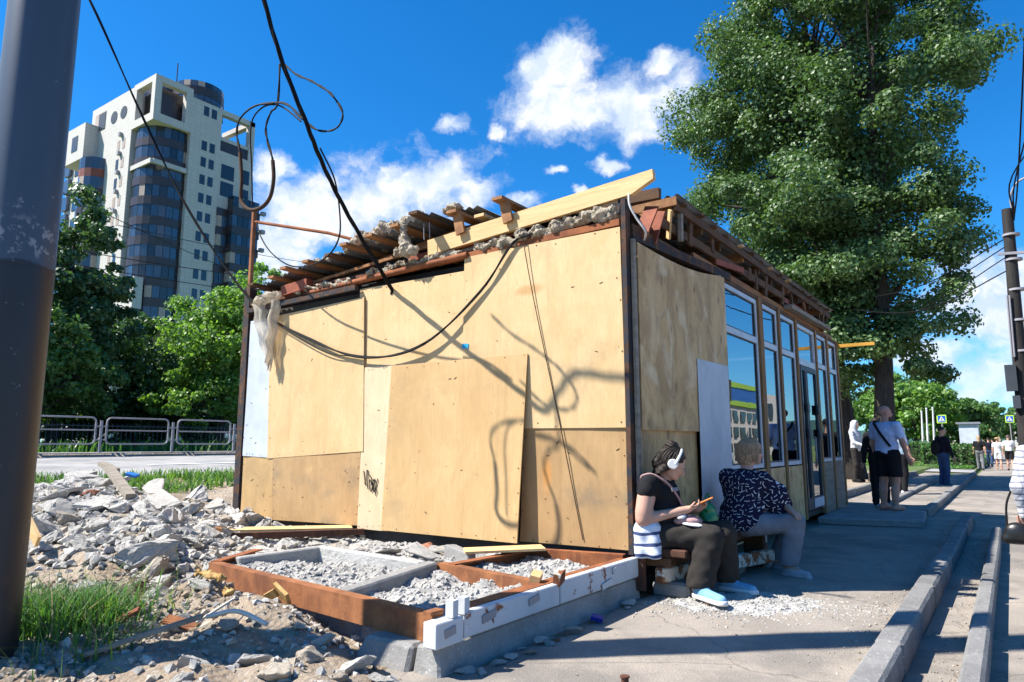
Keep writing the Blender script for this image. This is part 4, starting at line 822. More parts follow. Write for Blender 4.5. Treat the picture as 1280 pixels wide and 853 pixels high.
scrap('wood_plank', MB().beam((-6.9, -1.15, 1.00), (-6.3, -1.25, .93), .09, .05), M['wood_grey'], 'short grey board at the top of the rubble heap', 'plank')
for i, (x, y, c, t) in enumerate(((-6.1, -1.15, (.03, .16, .5), 'blue plastic scrap between the slabs of the rubble heap'), (.15, -.95, (.01, .04, .30), 'dark blue plastic scrap beside the white painted beam'), (-2.72, -2.95, (.7, .6, .03), 'tiny yellow plastic scrap by the twigs'))):
    zz = .88 if i == 0 else (.03 if i == 1 else gz(x, y)+.015); scrap('plastic_scrap', MB().rbox((x, y, zz), ((.15, .08, .03), (.085, .05, .03), (.05, .04, .02))[i], (.2, .2, .4)), plain('plastic scrap %d' % i, c, .4), t, 'plastic scrap')
scrap('tube_offcut', MB().tube(spline([(-1.35, -3.02, gz(-1.3, -3)+.10), (-1.2, -2.92, gz(-1.2, -2.9)+.14), (-1.0, -2.85, gz(-1, -2.85)+.12)]), .014, 6), plain('white hose', (.6, .58, .52)), 'curved white hose offcut in the dirt', 'hose')
scrap('tube_offcut', MB().beam((-1.52, -2.98, gz(-1.5, -3)+.05), (-1.42, -2.80, gz(-1.4, -2.8)+.15), .025, .012), plain('pale lath', (.55, .5, .42)), 'pale thin lath standing in the dirt', 'lath')
scrap('pipe_stub', MB().tube([(.90, -2.03, .0), (.90, -2.03, .045)], .020, 10).tube([(.90, -2.03, .045), (.90, -2.03, .053)], .026, 10), M['rust_dark'], 'short rusty pipe stub standing out of the pavement', 'pipe')
# dry twigs heap
tw = MB(); qq = random.Random(5)
for i in range(240):
    a = Vector((-3.0+qq.gauss(0, .2), -2.62+qq.gauss(0, .12), 0)); a.z = gz(a.x, a.y)+qq.uniform(.0, .10); d = Vector((qq.gauss(0, 1), qq.gauss(0, 1), qq.gauss(0, .3))).normalized()*qq.uniform(.05, .16); tw.tube([a, a+d*.5+Vector((0, 0, .015)), a+d], .003, 3, caps=False)
tag(tw.build('twig_heap', basic('dry brown twigs', (.10, .06, .035), (.05, .03, .02))), 'heap of dry brown twigs and roots beside the rubble', 'twigs', kind='stuff')
# ------------------------------------------------------------------ grass
def grass(name, pts, h0, h1, wd, mats, label, seed, lean=.35, parent=None):
    q = np.random.default_rng(seed); n = len(pts); P = np.asarray(pts, float); h = q.uniform(h0, h1, n); a = q.uniform(0, 6.28, n); ln = q.normal(0, lean, n)*h; dx, dy = np.cos(a), np.sin(a); px, py = -dy*wd/2, dx*wd/2
    L = []
    for t, w in ((0, 1.), (.4, .9), (.75, .6), (1, .06)):
        c = P + np.stack([dx*ln*t**1.8, dy*ln*t**1.8, h*t*(1-.12*t)], 1); L += [c+np.stack([px*w, py*w, 0*px], 1), c-np.stack([px*w, py*w, 0*px], 1)]
    V = np.stack(L, 1).reshape(-1, 3); b = 8*np.arange(n)[:, None]; F = np.concatenate([b+np.array([[0, 1, 3, 2]]), b+np.array([[2, 3, 5, 4]]), b+np.array([[4, 5, 7, 6]])], 0); mi = np.tile(q.integers(0, len(mats), n), 3)
    return tag(link(name, npmesh(name, V, F, mi), parent, mats), label, kind='stuff')
M['grass2'] = leafmat('yellow green grass', (.14, .25, .05), (.10, .19, .04), .35, .3, .6)
q = np.random.default_rng(11); n = 2600; x = q.normal(-2.42, .24, n); y = q.normal(-3.40, .2, n); x = np.concatenate([x, q.normal(-2.7, .4, 500)]); y = np.concatenate([y, q.normal(-3.45, .2, 500)]); keep = ((x+2.12)**2+(y+3.9)**2 > .07); x, y = x[keep], y[keep]
dn = np.exp(-((x+2.9)/.6)**2-((y+3.15)/.45)**2)
gr = grass('grass_tuft', np.stack([x, y, ground_h(x, y)], 1), .05, .28, .010, [M['grass'], M['grass'], M['grass'], M['grass2']], 'tall green grass tuft growing beside the blue grey pole', 12, .75)
n = 420; x2 = q.normal(-2.5, .42, n); y2 = q.normal(-3.38, .3, n); grass('dry_stalks', np.stack([x2, y2, ground_h(x2, y2)], 1), .08, .42, .006, [M['straw'], M['grass2'], M['grass']], 'dry stalks and stray blades mixed into the grass tuft', 16, .8)
n = 14000; x = q.uniform(-10.6, -8.6, n); y = q.uniform(-6, 14, n); keep = fbm(x*.6, y*.6, 44)+.30+.2*q.random(n) > .12; x, y = x[keep], y[keep]
grass('grass_strip', np.stack([x, y, ground_h(x, y)], 1), .06, .24, .022, [M['grass'], M['grass2']], 'strip of grass between the earth and the street', 13, .5)
n = 9000; x = q.uniform(-10.6, 1, n); y = q.uniform(34.3, 44, n); grass('lawn_grass', np.stack([x, y, np.interp(x, [-30, -6, 1.2], [.3, .1, 0])+.09], 1), .05, .12, .05, [M['grass'], M['grass2']], 'short grass of the lawn beyond the footpath', 14, .5)
n = 9000; x = q.uniform(-30, -19.6, n); y = q.uniform(-4, 30, n); grass('ground_cover', np.stack([x, y, 0*x+1.0], 1), .15, .5, .05, [M['grass'], M['leaf_mid']], 'weeds under the trees behind the street', 15, .6)
# ------------------------------------------------------------------ poles and cables
def at(x, y, Yp):
    d = CF + CR*((x-640)/872) - CU*((y-426.5)/872); t = (Yp-CAMP.y)/d.y; return CAMP + d*t
PL = thing('utility_pole', 'thick blue grey steel pole with dark lower half and peeling paint', 'pole', (-2.16, -3.9, 0))
pm = MB(); pm.tube([(-2.16, -3.9, -.1), (-2.16, -3.9, 2.3), (-2.165, -3.9, 5.5), (-2.17, -3.9, 9.)], [.195, .195, .188, .175], 40); pm.build('shaft', M['pole'], PL)
MB().tube([(-2.16, -3.9, 2.285), (-2.16, -3.9, 2.31)], .197, 40).build('seam_ring', M['pole'], PL)
MB().tube([(-2.16, -3.9, 5.0), (-2.16, -3.9, 5.08)], .2, 24).build('clamp', M['rail'], PL)
def cable(name, pts, r, mat, label, n=7, seg=6, strands=1, tw=.012):
    P = [Vector(p) for p in spline([tuple(p) for p in pts], n)]; m = MB()
    for s in range(strands):
        Q = []
        for i, p in enumerate(P):
            a = i*.5 + s*2*math.pi/strands; Q.append(p + (Vector((math.cos(a), math.sin(a)*.5, math.sin(a)))*tw if strands > 1 else Vector((0, 0, 0))))
        m.tube(Q, r, seg)
    return tag(m.build(name, mat), label, 'cable')
cable('cable', [at(60, -90, -2.0), at(112, 0, -1.6), at(180, 150, -.95), at(240, 270, -.5), at(318, 380, -.12), at(400, 430, -.10), at(462, 447, -.10), at(530, 430, -.10), at(600, 365, -.085), at(640, 305, -.085), at(665, 292, -.08)], .0105, M['cable'], 'black cable slanting down from the sky and sagging across the plywood wall', strands=2, tw=.008)
cable('cable', [at(322, 390, -.11), at(400, 437, -.095), at(440, 446, -.1)], .006, M['cable'], 'short black cable tail tied along the sagging cable')
cable('cable_bundle', [(-2.90, -.03, 2.93), (-2.88, -.08, 3.0), (-2.86, -.6, 3.50), (-2.77, -1.0, 3.82), (-2.64, -1.33, 4.06), (-2.53, -1.57, 4.25), at(352, 75, -1.80), at(330, 0, -2.0), at(318, -60, -2.2), at(305, -160, -2.5)], .012, M['cable'], 'thick black cable bundle coming down onto the roof edge', strands=3, tw=.012)
cable('cable_loop', [at(*p, -1.5) for p in ((352, 78), (370, 93), (388, 101), (402, 109), (415, 119), (428, 140), (424, 157), (411, 164), (395, 162), (380, 150))], .007, M['cable'], 'open cable loop swinging out to the side of the bundle', strands=2, tw=.006)
UL = [(378, 149), (359, 131), (339, 129), (316, 134), (300, 149), (296, 168), (300, 191), (302, 224), (301.5, 250), (311, 262), (326, 260), (337.5, 247), (342, 224), (341, 201), (334, 175), (332.5, 158), (339, 140), (347, 129), (350, 80)]
cable('cable_loop', [at(*p, -1.8) for p in UL], .008, M['cable'], 'large hanging cable loop below the bundle knot', strands=2, tw=.006)
cable('conduit', [at(*p, -1.8) for p in UL[6:14]], .019, M['conduit'], 'rusty U bend of conduit at the bottom of the hanging loop')
cable('cable_loop', [at(*p, -1.78) for p in ((376, 152), (358, 137), (344, 131), (329, 134), (316, 149), (313, 175), (314.5, 208), (315.5, 257))], .008, M['cable'], 'narrow cable loop inside the large hanging loop')
cable('cable', [at(400, 185, -1.35), at(418, 224, -1.1), at(424.5, 264, -.9), at(424, 296, -.75), at(411, 319, -.62), at(388, 332, -.5), at(362, 332, -.4), at(339, 316, -.25), at(326, 296, -.12), at(321, 278, -.05)], .009, M['cable'], 'black cable swinging from the bundle to the rusty left post')
cable('cord', [(-1.07, -.09, 3.24), (-.95, -.075, 2.6), (-.70, -.06, 1.5), (-.47, -.045, .42)], .0045, M['conduit'], 'thin brown cord standing in for a wire shadow on the large plywood sheet')  # brown cord laid along the wall in place of a wire's cast shadow
for i, (p0, p1, Yp, sg) in enumerate((((60, 222, 6), (330, 347, 30), 0, .6), ((60, 300, 8), (420, 352, 30), 0, .5), ((60, 318, 9), (420, 372, 30), 0, .5), ((250, 300, 20), (420, 330, 45), 0, .4))):
    a, b = at(*p0[:2], p0[2]), at(*p1[:2], p1[2]); a = a + (a-b)*.3; b = b+(b-a)*.3; c = (a+b)/2 - Vector((0, 0, sg)); cable('overhead_wire', [a, a*.5+c*.5+Vector((0, 0, -sg*.25)), c, b*.5+c*.5+Vector((0, 0, -sg*.25)), b], .022, M['cable'], ('overhead wire crossing the white tower, highest of the set', 'overhead wire across the tower just above the tree crowns', 'lowest overhead wire behind the tree crowns', 'overhead wire running to the dark tower bay')[i], seg=4)
# street pole on the right with boxes
RP = thing('utility_pole', 'dark weathered street pole with equipment boxes and wires', 'pole', (2.93, 11, -.05))
MB().tube([(2.86, 11, -.1), (2.97, 11, 5.85)], [.145, .095], 14).build('shaft', basic('tarred pole', (.035, .03, .027), (.018, .016, .015), 3, (6, 6, 1)), RP)
for z in (3.0, 3.6, 4.2, 4.8, 5.3): MB().tube([(2.99+.0, 11, z), (2.99+.0, 11, z+.04)], .15, 14).build('clamp_band', M['rail'], RP)
MB().box(2.66, 2.84, 10.8, 10.95, 2.25, 2.75).build('equipment_box', M['frame_dark'], RP); MB().box(2.74, 2.86, 10.8, 10.95, 1.92, 2.16).build('equipment_box', M['frame_dark'], RP)
MB().box(3.10, 3.45, 10.8, 11.0, 2.2, 2.75).build('equipment_box', M['frame_dark'], RP)
for x in (2.80, 2.84, 3.17): MB().tube([(x, 10.86, 2.9), (x+.02, 10.86, 4.1)], .018, 6).build('conduit_pipe', M['rail'], RP)
MB().beam((2.75, 10.9, 4.95), (3.4, 10.9, 4.9), .05, .05).build('cross_arm', M['rail'], RP)
MB().tube(spline([(3.05, 11, 5.8), (3.05, 10.95, 6.1), (3.2, 10.9, 6.35), (3.5, 10.8, 6.4)]), .02, 6).build('lamp_arm', M['rail'], RP)
for i, z in enumerate((5.0, 5.2, 5.35, 4.7)): cable('overhead_wire', [(3.05, 11, z), (1.2, 15-i, z-.25-.1*i), (-1.5, 21-i, z-.1+.3*i)], .013, M['cable'], ('wire from the street pole into the poplar, lowest but one', 'wire from the street pole into the poplar, second from its top', 'wire from the top of the street pole into the poplar', 'lowest wire from the street pole into the poplar')[i], seg=4)
for i, (x, z) in enumerate(((3.6, 9.5), (4.2, 8.5), (5.0, 7.2))): cable('overhead_wire', [(3.06, 11, 5.6+.05*i), (3.2, 10, 6.4), (x, 6, z)], .014, M['cable'], ('steepest wire rising from the top of the street pole', 'middle one of three wires rising from the street pole', 'flattest wire rising from the top of the street pole')[i], seg=4)
# ------------------------------------------------------------------ street railing: one railing of panels and posts
RL = thing('street_railing', 'grey tubular steel railing along the far side of the street', 'railing', (-17.5, 3.6, 1.02))
pw = 2.0
for i in range(-7, 14):
    y = 3.57 + i*pw; X0 = -17.4
    MB().tube([(X0, y, .98), (X0, y, 1.88)], .038, 8).build('railing_post', M['rail'], RL)
    a, b, z0, z1, r = y+.14, y+pw-.14, 1.25, 1.96, .12; pts = []
    for (cy, cz, a0) in ((b-r, z1-r, 0), (a+r, z1-r, 90), (a+r, z0+r, 180), (b-r, z0+r, 270)):
        for t in range(0, 91, 30): an = R(a0+t); pts.append((X0, cy+r*math.cos(an), cz+r*math.sin(an)))
    pts.append(pts[0]); m = MB(); m.tube(pts, .024, 6); m.tube([(X0, a, 1.62), (X0, b, 1.62)], .02, 6)
    for yy in (y, y+pw): s_ = 1 if yy == y else -1; m.tube([(X0, yy, 1.72), (X0, yy+s_*.14, 1.72)], .015, 5); m.tube([(X0, yy, 1.36), (X0, yy+s_*.14, 1.36)], .015, 5)
    m.build('railing_panel', M['rail'], RL)
# park fence behind the trees' shade
PF = thing('park_fence', 'low dark bar fence under the trees behind the railing', 'fence', (-23, 10, 1))
fm = MB(); fm.box(-23.03, -22.99, -6, 26, 1.25, 1.29); fm.box(-23.03, -22.99, -6, 26, 1.85, 1.89); fm.build('rail', M['frame_dark'], PF)
fb0 = None
for y in np.arange(-2, 22, .16):
    if fb0 is None: fb0 = MB().box(-23.02, -23.0, y, y+.02, 1.0, 1.95).build('bar', M['frame_dark'], PF); y00 = y
    else: c = fb0.copy(); COL.objects.link(c); c.location = (fb0.location[0], y-y00, 0)
# ------------------------------------------------------------------ tower block
M['tw_glass'] = plain('blue tinted tower glass', (.05, .072, .115), .12, .8); M['tw_glass2'] = plain('dark tower glass', (.022, .026, .035), .2, .7); M['tw_blind'] = plain('curtained tower pane', (.42, .33, .27), .4, .4); M['tw_span'] = plain('brown black spandrel panel', (.05, .034, .032), .35, .5); M['tw_red'] = plain('red brown spandrel', (.22, .07, .045), .5); M['tw_win'] = plain('tower window glass', (.03, .04, .055), .15, .7)
TX, TY = -94.3, 41.9
TW = thing('apartment_tower', 'tall cream apartment tower with curved dark glass corner bay', 'building', (TX, TY, 1))
wm = MB()
wm.box(TX-19.5, TX-6.2, TY, TY+6, 1, 54.4); wm.box(TX-19.5, TX, TY+5.7, TY+10.6, 1, 53.4); wm.box(TX-19.5, TX-.0, TY+10.61, TY+16.5, 1, 46.6); wm.box(TX-19.4, TX-6, TY+6.01, TY+16.4, 1, 50)
wm.build('wall', M['tower_white'], TW)
MB().box(TX-29.5, TX-19.51, TY+1.0, TY+14, 1, 49.2).box(TX-24, TX-19.51, TY+.4, TY+12, 49.2, 51.2).build('wall', M['tower_white'], TW)
bx = MB().box(TX-23.5, TX-16.8, TY-2.0, TY+.38, 45.2, 51.0).build('oriel_box', M['tower_white'], TW)
MB().box(TX-21.0, TX-19.0, TY-2.05, TY-2.0, 46.9, 49.4).build('window', M['tw_win'], TW)
# corner loggia frame
fr = MB(); z0, z1, t = 47.6, 54.6, .95; a, b = TX-6.19, TY+5.69
fr.box(a, TX+.05, TY-.05, b, z0, z0+1.2); fr.box(TX-t, TX+.05, TY-.05, TY+t, z0+1.2, z1-t); fr.box(a, TX+.05, TY-.05, TY+t, z1-t, z1); fr.box(TX-t, TX+.05, TY+t, b, z1-t, z1); fr.box(TX-t, TX+.04, b-1.0, b, z0+1.2, z1-t); fr.box(a, a+.8, TY-.04, TY+t, z0+1.2, z1-t); fr.build('loggia_frame', M['tower_white'], TW)
MB().box(TX-6.1, TX-1.6, TY+1.6, TY+5.6, 48.85, 53.6).build('loggia_shade', M['tw_span'], TW)  # dark box stands in for the shade inside the loggia
fr = MB(); a0, b0 = TY+10.62, TY+16.5
fr.box(TX-t, TX, b0-t, b0, 46.6, 52.6); fr.box(TX-t, TX, a0, b0, 52.6, 53.4); fr.box(TX-8, TX, b0-t+.01, b0-.01, 52.61, 53.39); fr.box(TX-t-.2, TX-.2, a0, b0-t, 48.4, 49.0); fr.build('loggia_frame', M['tower_white'], TW)
MB().box(TX-.9, TX-.25, a0, b0-t, 46.61, 48.3).build('loggia_parapet', M['tw_span'], TW)
def drum(cx, cy, r, za, zb, a0, a1, floors, n=14, sp=.42, seed=1, name='glazing_band', mats=('tw_glass', 'tw_glass2', 'tw_blind')):
    q = random.Random(seed); fh = (zb-za)/floors
    for fl in range(floors):
        gz0 = za+fl*fh; s1 = gz0+fh*sp
        for (u, v, nm) in ((gz0, s1, 'spandrel'), (s1, gz0+fh, name)):
            m = MB(); rr = r if nm != 'spandrel' else r+.08
            for i in range(n):
                p, w = R(a0+(a1-a0)*i/n), R(a0+(a1-a0)*(i+1)/n); g_ = R(.5) if nm != 'spandrel' else 0
                mi = 0 if nm == 'spandrel' else q.choice([0, 0, 0, 1, 1, 2 if q.random() < .6 else 0])
                m.quad((cx+rr*math.cos(p+g_), cy+rr*math.sin(p+g_), u), (cx+rr*math.cos(w-g_), cy+rr*math.sin(w-g_), u), (cx+rr*math.cos(w-g_), cy+rr*math.sin(w-g_), v), (cx+rr*math.cos(p+g_), cy+rr*math.sin(p+g_), v), mi)
            m.build(nm, [M['tw_span']] if nm == 'spandrel' else [M[x] for x in mats], TW)
    MB().tube([(cx, cy, za), (cx, cy, zb)], r-.15, 28).build('drum_core', M['tw_span'], TW)
drum(TX-4.4, TY+4.2, 3.9, 17.6, 47.6, -178, 88, 10, 18)
MB().box(TX-6.19, TX-.3, TY+.2, TY+.55, 41.2, 41.9).box(TX-.55, TX-.1, TY+.56, TY+5.6, 41.2, 41.9).build('balcony_slab', M['tower_white'], TW)
MB().box(TX-6.1, TX-1.2, TY-.3, TY+1.0, 20.0, 24.5).box(TX-6.1, TX-1.2, TY-.3, TY+1.0, 12.0, 17.4).build('balcony_front', M['tower_white'], TW)
MB().box(TX-6.0, TX-1.3, TY+.0, TY+.9, 17.41, 19.99).build('window_band', M['tw_span'], TW)
drum(TX-4.2, TY+8.9, 3.7, 52.5, 57.0, -180, 180, 2, 22, .6, 4); drum(TX-9.6, TY+7.0, 4.0, 53.5, 57.2, -180, 180, 2, 22, .5, 5)
MB().tube([(TX-5, TY+5.6, 57), (TX-5, TY+5.6, 60.5)], .09, 6).build('mast', M['tw_span'], TW)
def twin(y0, y1, z0, z1, mat='tw_win'): MB().box(TX-.1, TX+.03, TY+y0, TY+y1, z0, z1).build('window', M[mat], TW)
for z in (52.0, 46.4, 43.8, 41.0, 38.1, 35.2, 32.1, 29.3, 26.3, 23.3, 20.3):
    for y in (7.55, 8.85): twin(y, y+.85, z-.75, z+.75)
for z, y0, y1 in ((43.4, 11.0, 13.2), (40.6, 11.0, 13.2), (43.6, 14.3, 15.9), (40.4, 14.3, 15.9)):
    MB().box(TX-.1, TX+.05, TY+y0, TY+y1, z-1.15, z+1.15).build('loggia_opening', M['tw_glass2'], TW)  # dark plates on the wall stand in for shade in the balcony recesses
# dark bay on the right
for fl in range(10):
    z = 9.5+fl*3.0; MB().box(TX+.0, TX+1.6, TY+12.4, TY+17.2, z, z+1.3).build('spandrel', M['tw_span'], TW)
    m = MB(); qd = random.Random(fl)
    for i in range(5): m.box(TX+.0, TX+1.5, TY+12.45+i*.94, TY+13.30+i*.94, z+1.3, z+3.0, qd.choice([0, 0, 1, 1, 2]))
    m.build('glazing_band', [M['tw_glass'], M['tw_glass2'], M['tw_blind']], TW)
    m = MB()
    for i in range(2): m.box(TX+.0, TX+.35, TY+10.75+i*.8, TY+11.45+i*.8, z+.9, z+2.6, qd.choice([0, 1, 2]))
    if z < 34: m.build('glazing_band', [M['tw_glass'], M['tw_glass2'], M['tw_blind']], TW); MB().box(TX+.0, TX+.25, TY+10.65, TY+12.38, z+2.62, z+3.88).build('spandrel', M['tw_span'], TW)
    MB().box(TX+1.6, TX+2.2, TY+17.2, TY+17.9, z+1.0, z+1.6).build('air_conditioner', M['rail'], TW)
# left face details
for x in (-12.0, -9.0):
    MB().tube([(TX+x, TY-.06, 51.2), (TX+x, TY+.1, 51.2)], 1.0, 24).build('round_window', M['tw_win'], TW)
MB().box(TX-18.3, TX-14.8, TY-.05, TY+.1, 50.2, 53.2).build('loggia_opening', M['tw_blind'], TW); MB().box(TX-17.0, TX-14.8, TY-.08, TY-.05, 50.2, 53.0).build('loggia_opening', M['tw_win'], TW)
for z in np.arange(46, 16, -3.0):
    for x in (-10.2, -8.6): MB().box(TX+x, TX+x+.8, TY-.04, TY+.1, z-.8, z+.8).build('window', M['tw_blind' if random.random() < .5 else 'tw_win'], TW)
    MB().box(TX-9.2, TX-8.7, TY-.5, TY-.04, z+1.2, z+1.8).build('air_conditioner', M['rail'], TW)
    MB().box(TX-22.2, TX-20.9, TY+.9, TY+1.05, z-.8, z+.8).build('window', M['tw_win'], TW); MB().box(TX-26.5, TX-24.3, TY+.9, TY+1.05, z-.8, z+.8).build('window', M['tw_win'], TW)
q = random.Random(9)
for fl in range(9):
    z = 17+fl*3.1
    m = MB(); s_ = MB(); n = 8
    for i in range(n):
        p, w = R(180+180*i/n), R(180+180*(i+1)/n); c = (TX-16.2, TY+.2); r = 2.6
        m.quad((c[0]+r*math.cos(p), c[1]+r*math.sin(p), z+1.3), (c[0]+r*math.cos(w), c[1]+r*math.sin(w), z+1.3), (c[0]+r*math.cos(w), c[1]+r*math.sin(w), z+3.1), (c[0]+r*math.cos(p), c[1]+r*math.sin(p), z+3.1), q.choice([0, 0, 1, 2]))
        s_.quad((c[0]+r*math.cos(p), c[1]+r*math.sin(p), z), (c[0]+r*math.cos(w), c[1]+r*math.sin(w), z), (c[0]+r*math.cos(w), c[1]+r*math.sin(w), z+1.3), (c[0]+r*math.cos(p), c[1]+r*math.sin(p), z+1.3))
    m.build('glazing_band', [M['tw_glass'], M['tw_glass2'], M['tw_blind']], TW); s_.build('spandrel', M['tw_red' if fl in (8, 5) else 'tw_span'], TW)
for z in np.arange(47, 20, -3): MB().box(TX-29.4, TX-27.5, TY+.5, TY+1.0, z-1.4, z+.9).build('glazing_band', M['tw_glass'], TW)

# ------------------------------------------------------------------ trees
def tree(name, label, base, trunks, crown, nleaf, lsize, leaf, seed, group=None, clusters=160, limbs=26, droop=.15, csz=.16, hollow=.45, clump=.75):
    """crown: list of ellipsoids (cx,cy,cz,rx,ry,rz) in world space"""
    q = np.random.default_rng(seed); T = thing(name, label, 'tree', base, group); b = Vector(base)
    tm = MB(); tops = []
    for (dx, dy, r, lx, ly, h) in trunks:
        pts = [(b.x+dx+lx*t+.12*math.sin(t*5+dx*9), b.y+dy+ly*t, b.z-.1+h*t) for t in np.linspace(0, 1, 9)]; rr = [r*(1.35 if i == 0 else 1.08 if i == 1 else 1)*(1-.75*i/8) for i in range(9)]
        tm.tube(pts, rr, 10); tops.append((pts, rr))
    vol = np.array([e[3]*e[4]*e[5] for e in crown]); vol /= vol.sum(); cl = []
    ci = q.choice(len(crown), clusters, p=vol)
    for i in ci:
        e = np.array(crown[i]); d = q.normal(size=3); d /= np.linalg.norm(d); rad = (hollow+(1-hollow)*q.random()**.6); cl.append(np.concatenate([e[:3]+d*e[3:]*rad, [min(e[3:])]]))
    cl = np.array(cl)
    for i in q.choice(len(cl), min(limbs, len(cl)), replace=False):
        pts, rr = tops[q.integers(len(tops))]; j = int(np.clip(np.searchsorted([p[2] for p in pts], cl[i, 2]-abs(q.normal(0, 1))-.3*math.hypot(cl[i, 0]-b.x, cl[i, 1]-b.y)), 2, 7)); a = np.array(pts[j]); c = cl[i, :3]; mid = (a+c)/2+np.array([0, 0, .10*np.linalg.norm(c-a)])
        tm.tube([a, a*.6+mid*.4, mid, mid*.4+c*.6, c], [rr[j]*.5, rr[j]*.38, rr[j]*.27, rr[j]*.17, .012], 5, caps=False)
    tm.build('trunk', M['bark'], T)
    ix = q.integers(0, len(cl), nleaf); g = q.normal(size=(nleaf, 3)); g /= np.linalg.norm(g, axis=1)[:, None]; g *= (q.random((nleaf, 1))**.4)
    sz = cl[ix, 3:4]*csz*q.uniform(.5, 1.7, len(cl))[ix][:, None] + .12; P = cl[ix, :3] + g*sz*np.array([1.25, 1.25, .8]); P[:, 2] -= droop*np.abs(q.normal(size=nleaf))*sz[:, 0]
    nr = g*clump + q.normal(size=(nleaf, 3))*.45 + np.array([0, 0, .3]); nr /= np.linalg.norm(nr, axis=1)[:, None]; u = np.cross(nr, q.normal(size=(nleaf, 3))); u /= np.linalg.norm(u, axis=1)[:, None]; v = np.cross(nr, u); s = (lsize*q.uniform(.6, 1.3, nleaf))[:, None]
    V = np.stack([P-u*s*.5, P+v*s*.42+nr*s*.06, P+u*s*.55, P-v*s*.42+nr*s*.06], 1).reshape(-1, 3); F = np.arange(nleaf*4).reshape(-1, 4)
    o = link('crown', npmesh('crown', V-np.array(base), F), T, [leaf]); return T
# big poplar at the right
PB = (-1.3, 18.8, .16); cw = []; qt = random.Random(4)
for i in range(64):
    t = i/63; z = 3.6 + 15.6*t; Rz = float(np.interp(z, [3.4, 5, 8, 12.5, 16, 19.2], [3.4, 4.3, 4.7, 4.9, 4.5, 2.6])); r = qt.uniform(.85, 1.5)*(1.05 if z > 6 else .85); a = i*2.39996 + qt.uniform(-.4, .4); rad = (Rz-r*.8)*qt.choice([.45, .75, .9, 1.0, 1.04])
    cw.append((-1.85+rad*math.cos(a), 19.3+rad*math.sin(a)*.8, z+qt.uniform(-.4, .4), r*1.2, r*1.15, r*.8))
cw += [(-1.8, 19.3, 7, 1.8, 1.8, 2.4), (-1.8, 19.3, 12, 2.2, 2.2, 3.2), (1.3, 18.0, 4.2, 1.5, 1.2, .6), (-3.4, 18.4, 4.6, 1.7, 1.5, 1.2), (.2, 17.8, 4.0, 1.4, 1.2, .7), (-2.2, 18.0, 5.6, 1.8, 1.4, 1.2), (.7, 18.0, 6.6, 1.4, 1.2, .9), (1.5, 18.2, 7.8, 1.3, 1.2, .9), (-.7, 17.9, 7.2, 1.5, 1.2, 1.0), (.9, 18.2, 5.2, 1.3, 1.1, .7), (-.4, 17.8, 5.2, 1.2, 1.0, .8), (1.9, 18.6, 9.3, 1.2, 1.2, .9), (.2, 18, 8.6, 1.4, 1.2, 1.0), (1.6, 18.4, 6.2, .9, .9, .6), (-1.4, 17.6, 6.4, 1.4, 1.0, 1.0), (-.2, 17.6, 6.2, 1.1, .9, .8), (-1.2, 17.7, 8.8, 1.6, 1.1, 1.1), (-.6, 17.6, 4.2, 1.2, .9, .6), (-2.6, 17.8, 7.6, 1.5, 1.1, 1.1), (.9, 17.9, 9.8, 1.3, 1.0, .9), (-1.6, 17.6, 4.8, 1.3, .9, .8), (-.4, 17.7, 10.6, 1.6, 1.1, 1.1)]
tree('poplar_tree', 'huge leafy poplar towering behind the end of the kiosk', PB, [(-.35, .3, .42, -.6, .2, 16), (.75, -1.2, .30, .7, .8, 14)], cw, 300000, .115, M['leaf_poplar'], 21, clusters=560, limbs=110, csz=.42, hollow=.5, clump=1.0)
# trees behind the street on the left
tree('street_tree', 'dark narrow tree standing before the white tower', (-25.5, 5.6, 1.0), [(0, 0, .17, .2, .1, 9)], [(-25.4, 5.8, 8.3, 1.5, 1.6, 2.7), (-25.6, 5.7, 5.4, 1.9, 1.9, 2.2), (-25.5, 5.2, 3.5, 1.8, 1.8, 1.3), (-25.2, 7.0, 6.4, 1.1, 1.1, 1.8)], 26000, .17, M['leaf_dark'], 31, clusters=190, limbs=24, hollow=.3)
tree('street_tree', 'bright green leafy tree beside the rusty kiosk post', (-25, 11.8, 1.0), [(0, 0, .16, .1, .2, 6.5)], [(-25, 11.6, 5.9, 2.2, 2.1, 2.2), (-25, 13.6, 7.0, 2.0, 1.9, 2.4), (-25.3, 11.0, 3.4, 2.2, 1.9, 1.5), (-24.7, 13.2, 3.9, 1.9, 1.9, 1.7), (-25, 15.4, 7.4, 1.9, 1.8, 2.2)], 34000, .17, M['leaf_light'], 32, clusters=240, limbs=24, hollow=.3)
tree('street_tree', 'bushy mid green tree low between the dark tree and the pole', (-23.8, 4.1, 1.0), [(0, 0, .12, 0, .1, 5)], [(-23.8, 4.0, 4.2, 1.9, 1.9, 1.7), (-23.8, 5.4, 3.3, 1.7, 1.6, 1.4), (-23.8, 3.4, 6.0, 1.3, 1.1, 2.0)], 16000, .16, M['leaf_mid'], 33, clusters=110, hollow=.3)
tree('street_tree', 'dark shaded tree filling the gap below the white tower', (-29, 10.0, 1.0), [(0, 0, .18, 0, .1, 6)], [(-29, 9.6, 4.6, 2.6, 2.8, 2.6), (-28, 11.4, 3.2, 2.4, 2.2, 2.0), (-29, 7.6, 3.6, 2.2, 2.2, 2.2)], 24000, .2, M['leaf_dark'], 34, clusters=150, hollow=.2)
tree('street_tree', 'dark tree far left behind the steel pole', (-28, 1.2, 1.0), [(0, 0, .18, 0, .1, 7)], [(-28, 1.4, 5.4, 2.6, 2.8, 3.2), (-28, 2.8, 3.4, 2.4, 2.2, 2.2), (-27, -.6, 4.0, 2, 2, 2.5)], 20000, .2, M['leaf_mid'], 35, clusters=140, hollow=.25)
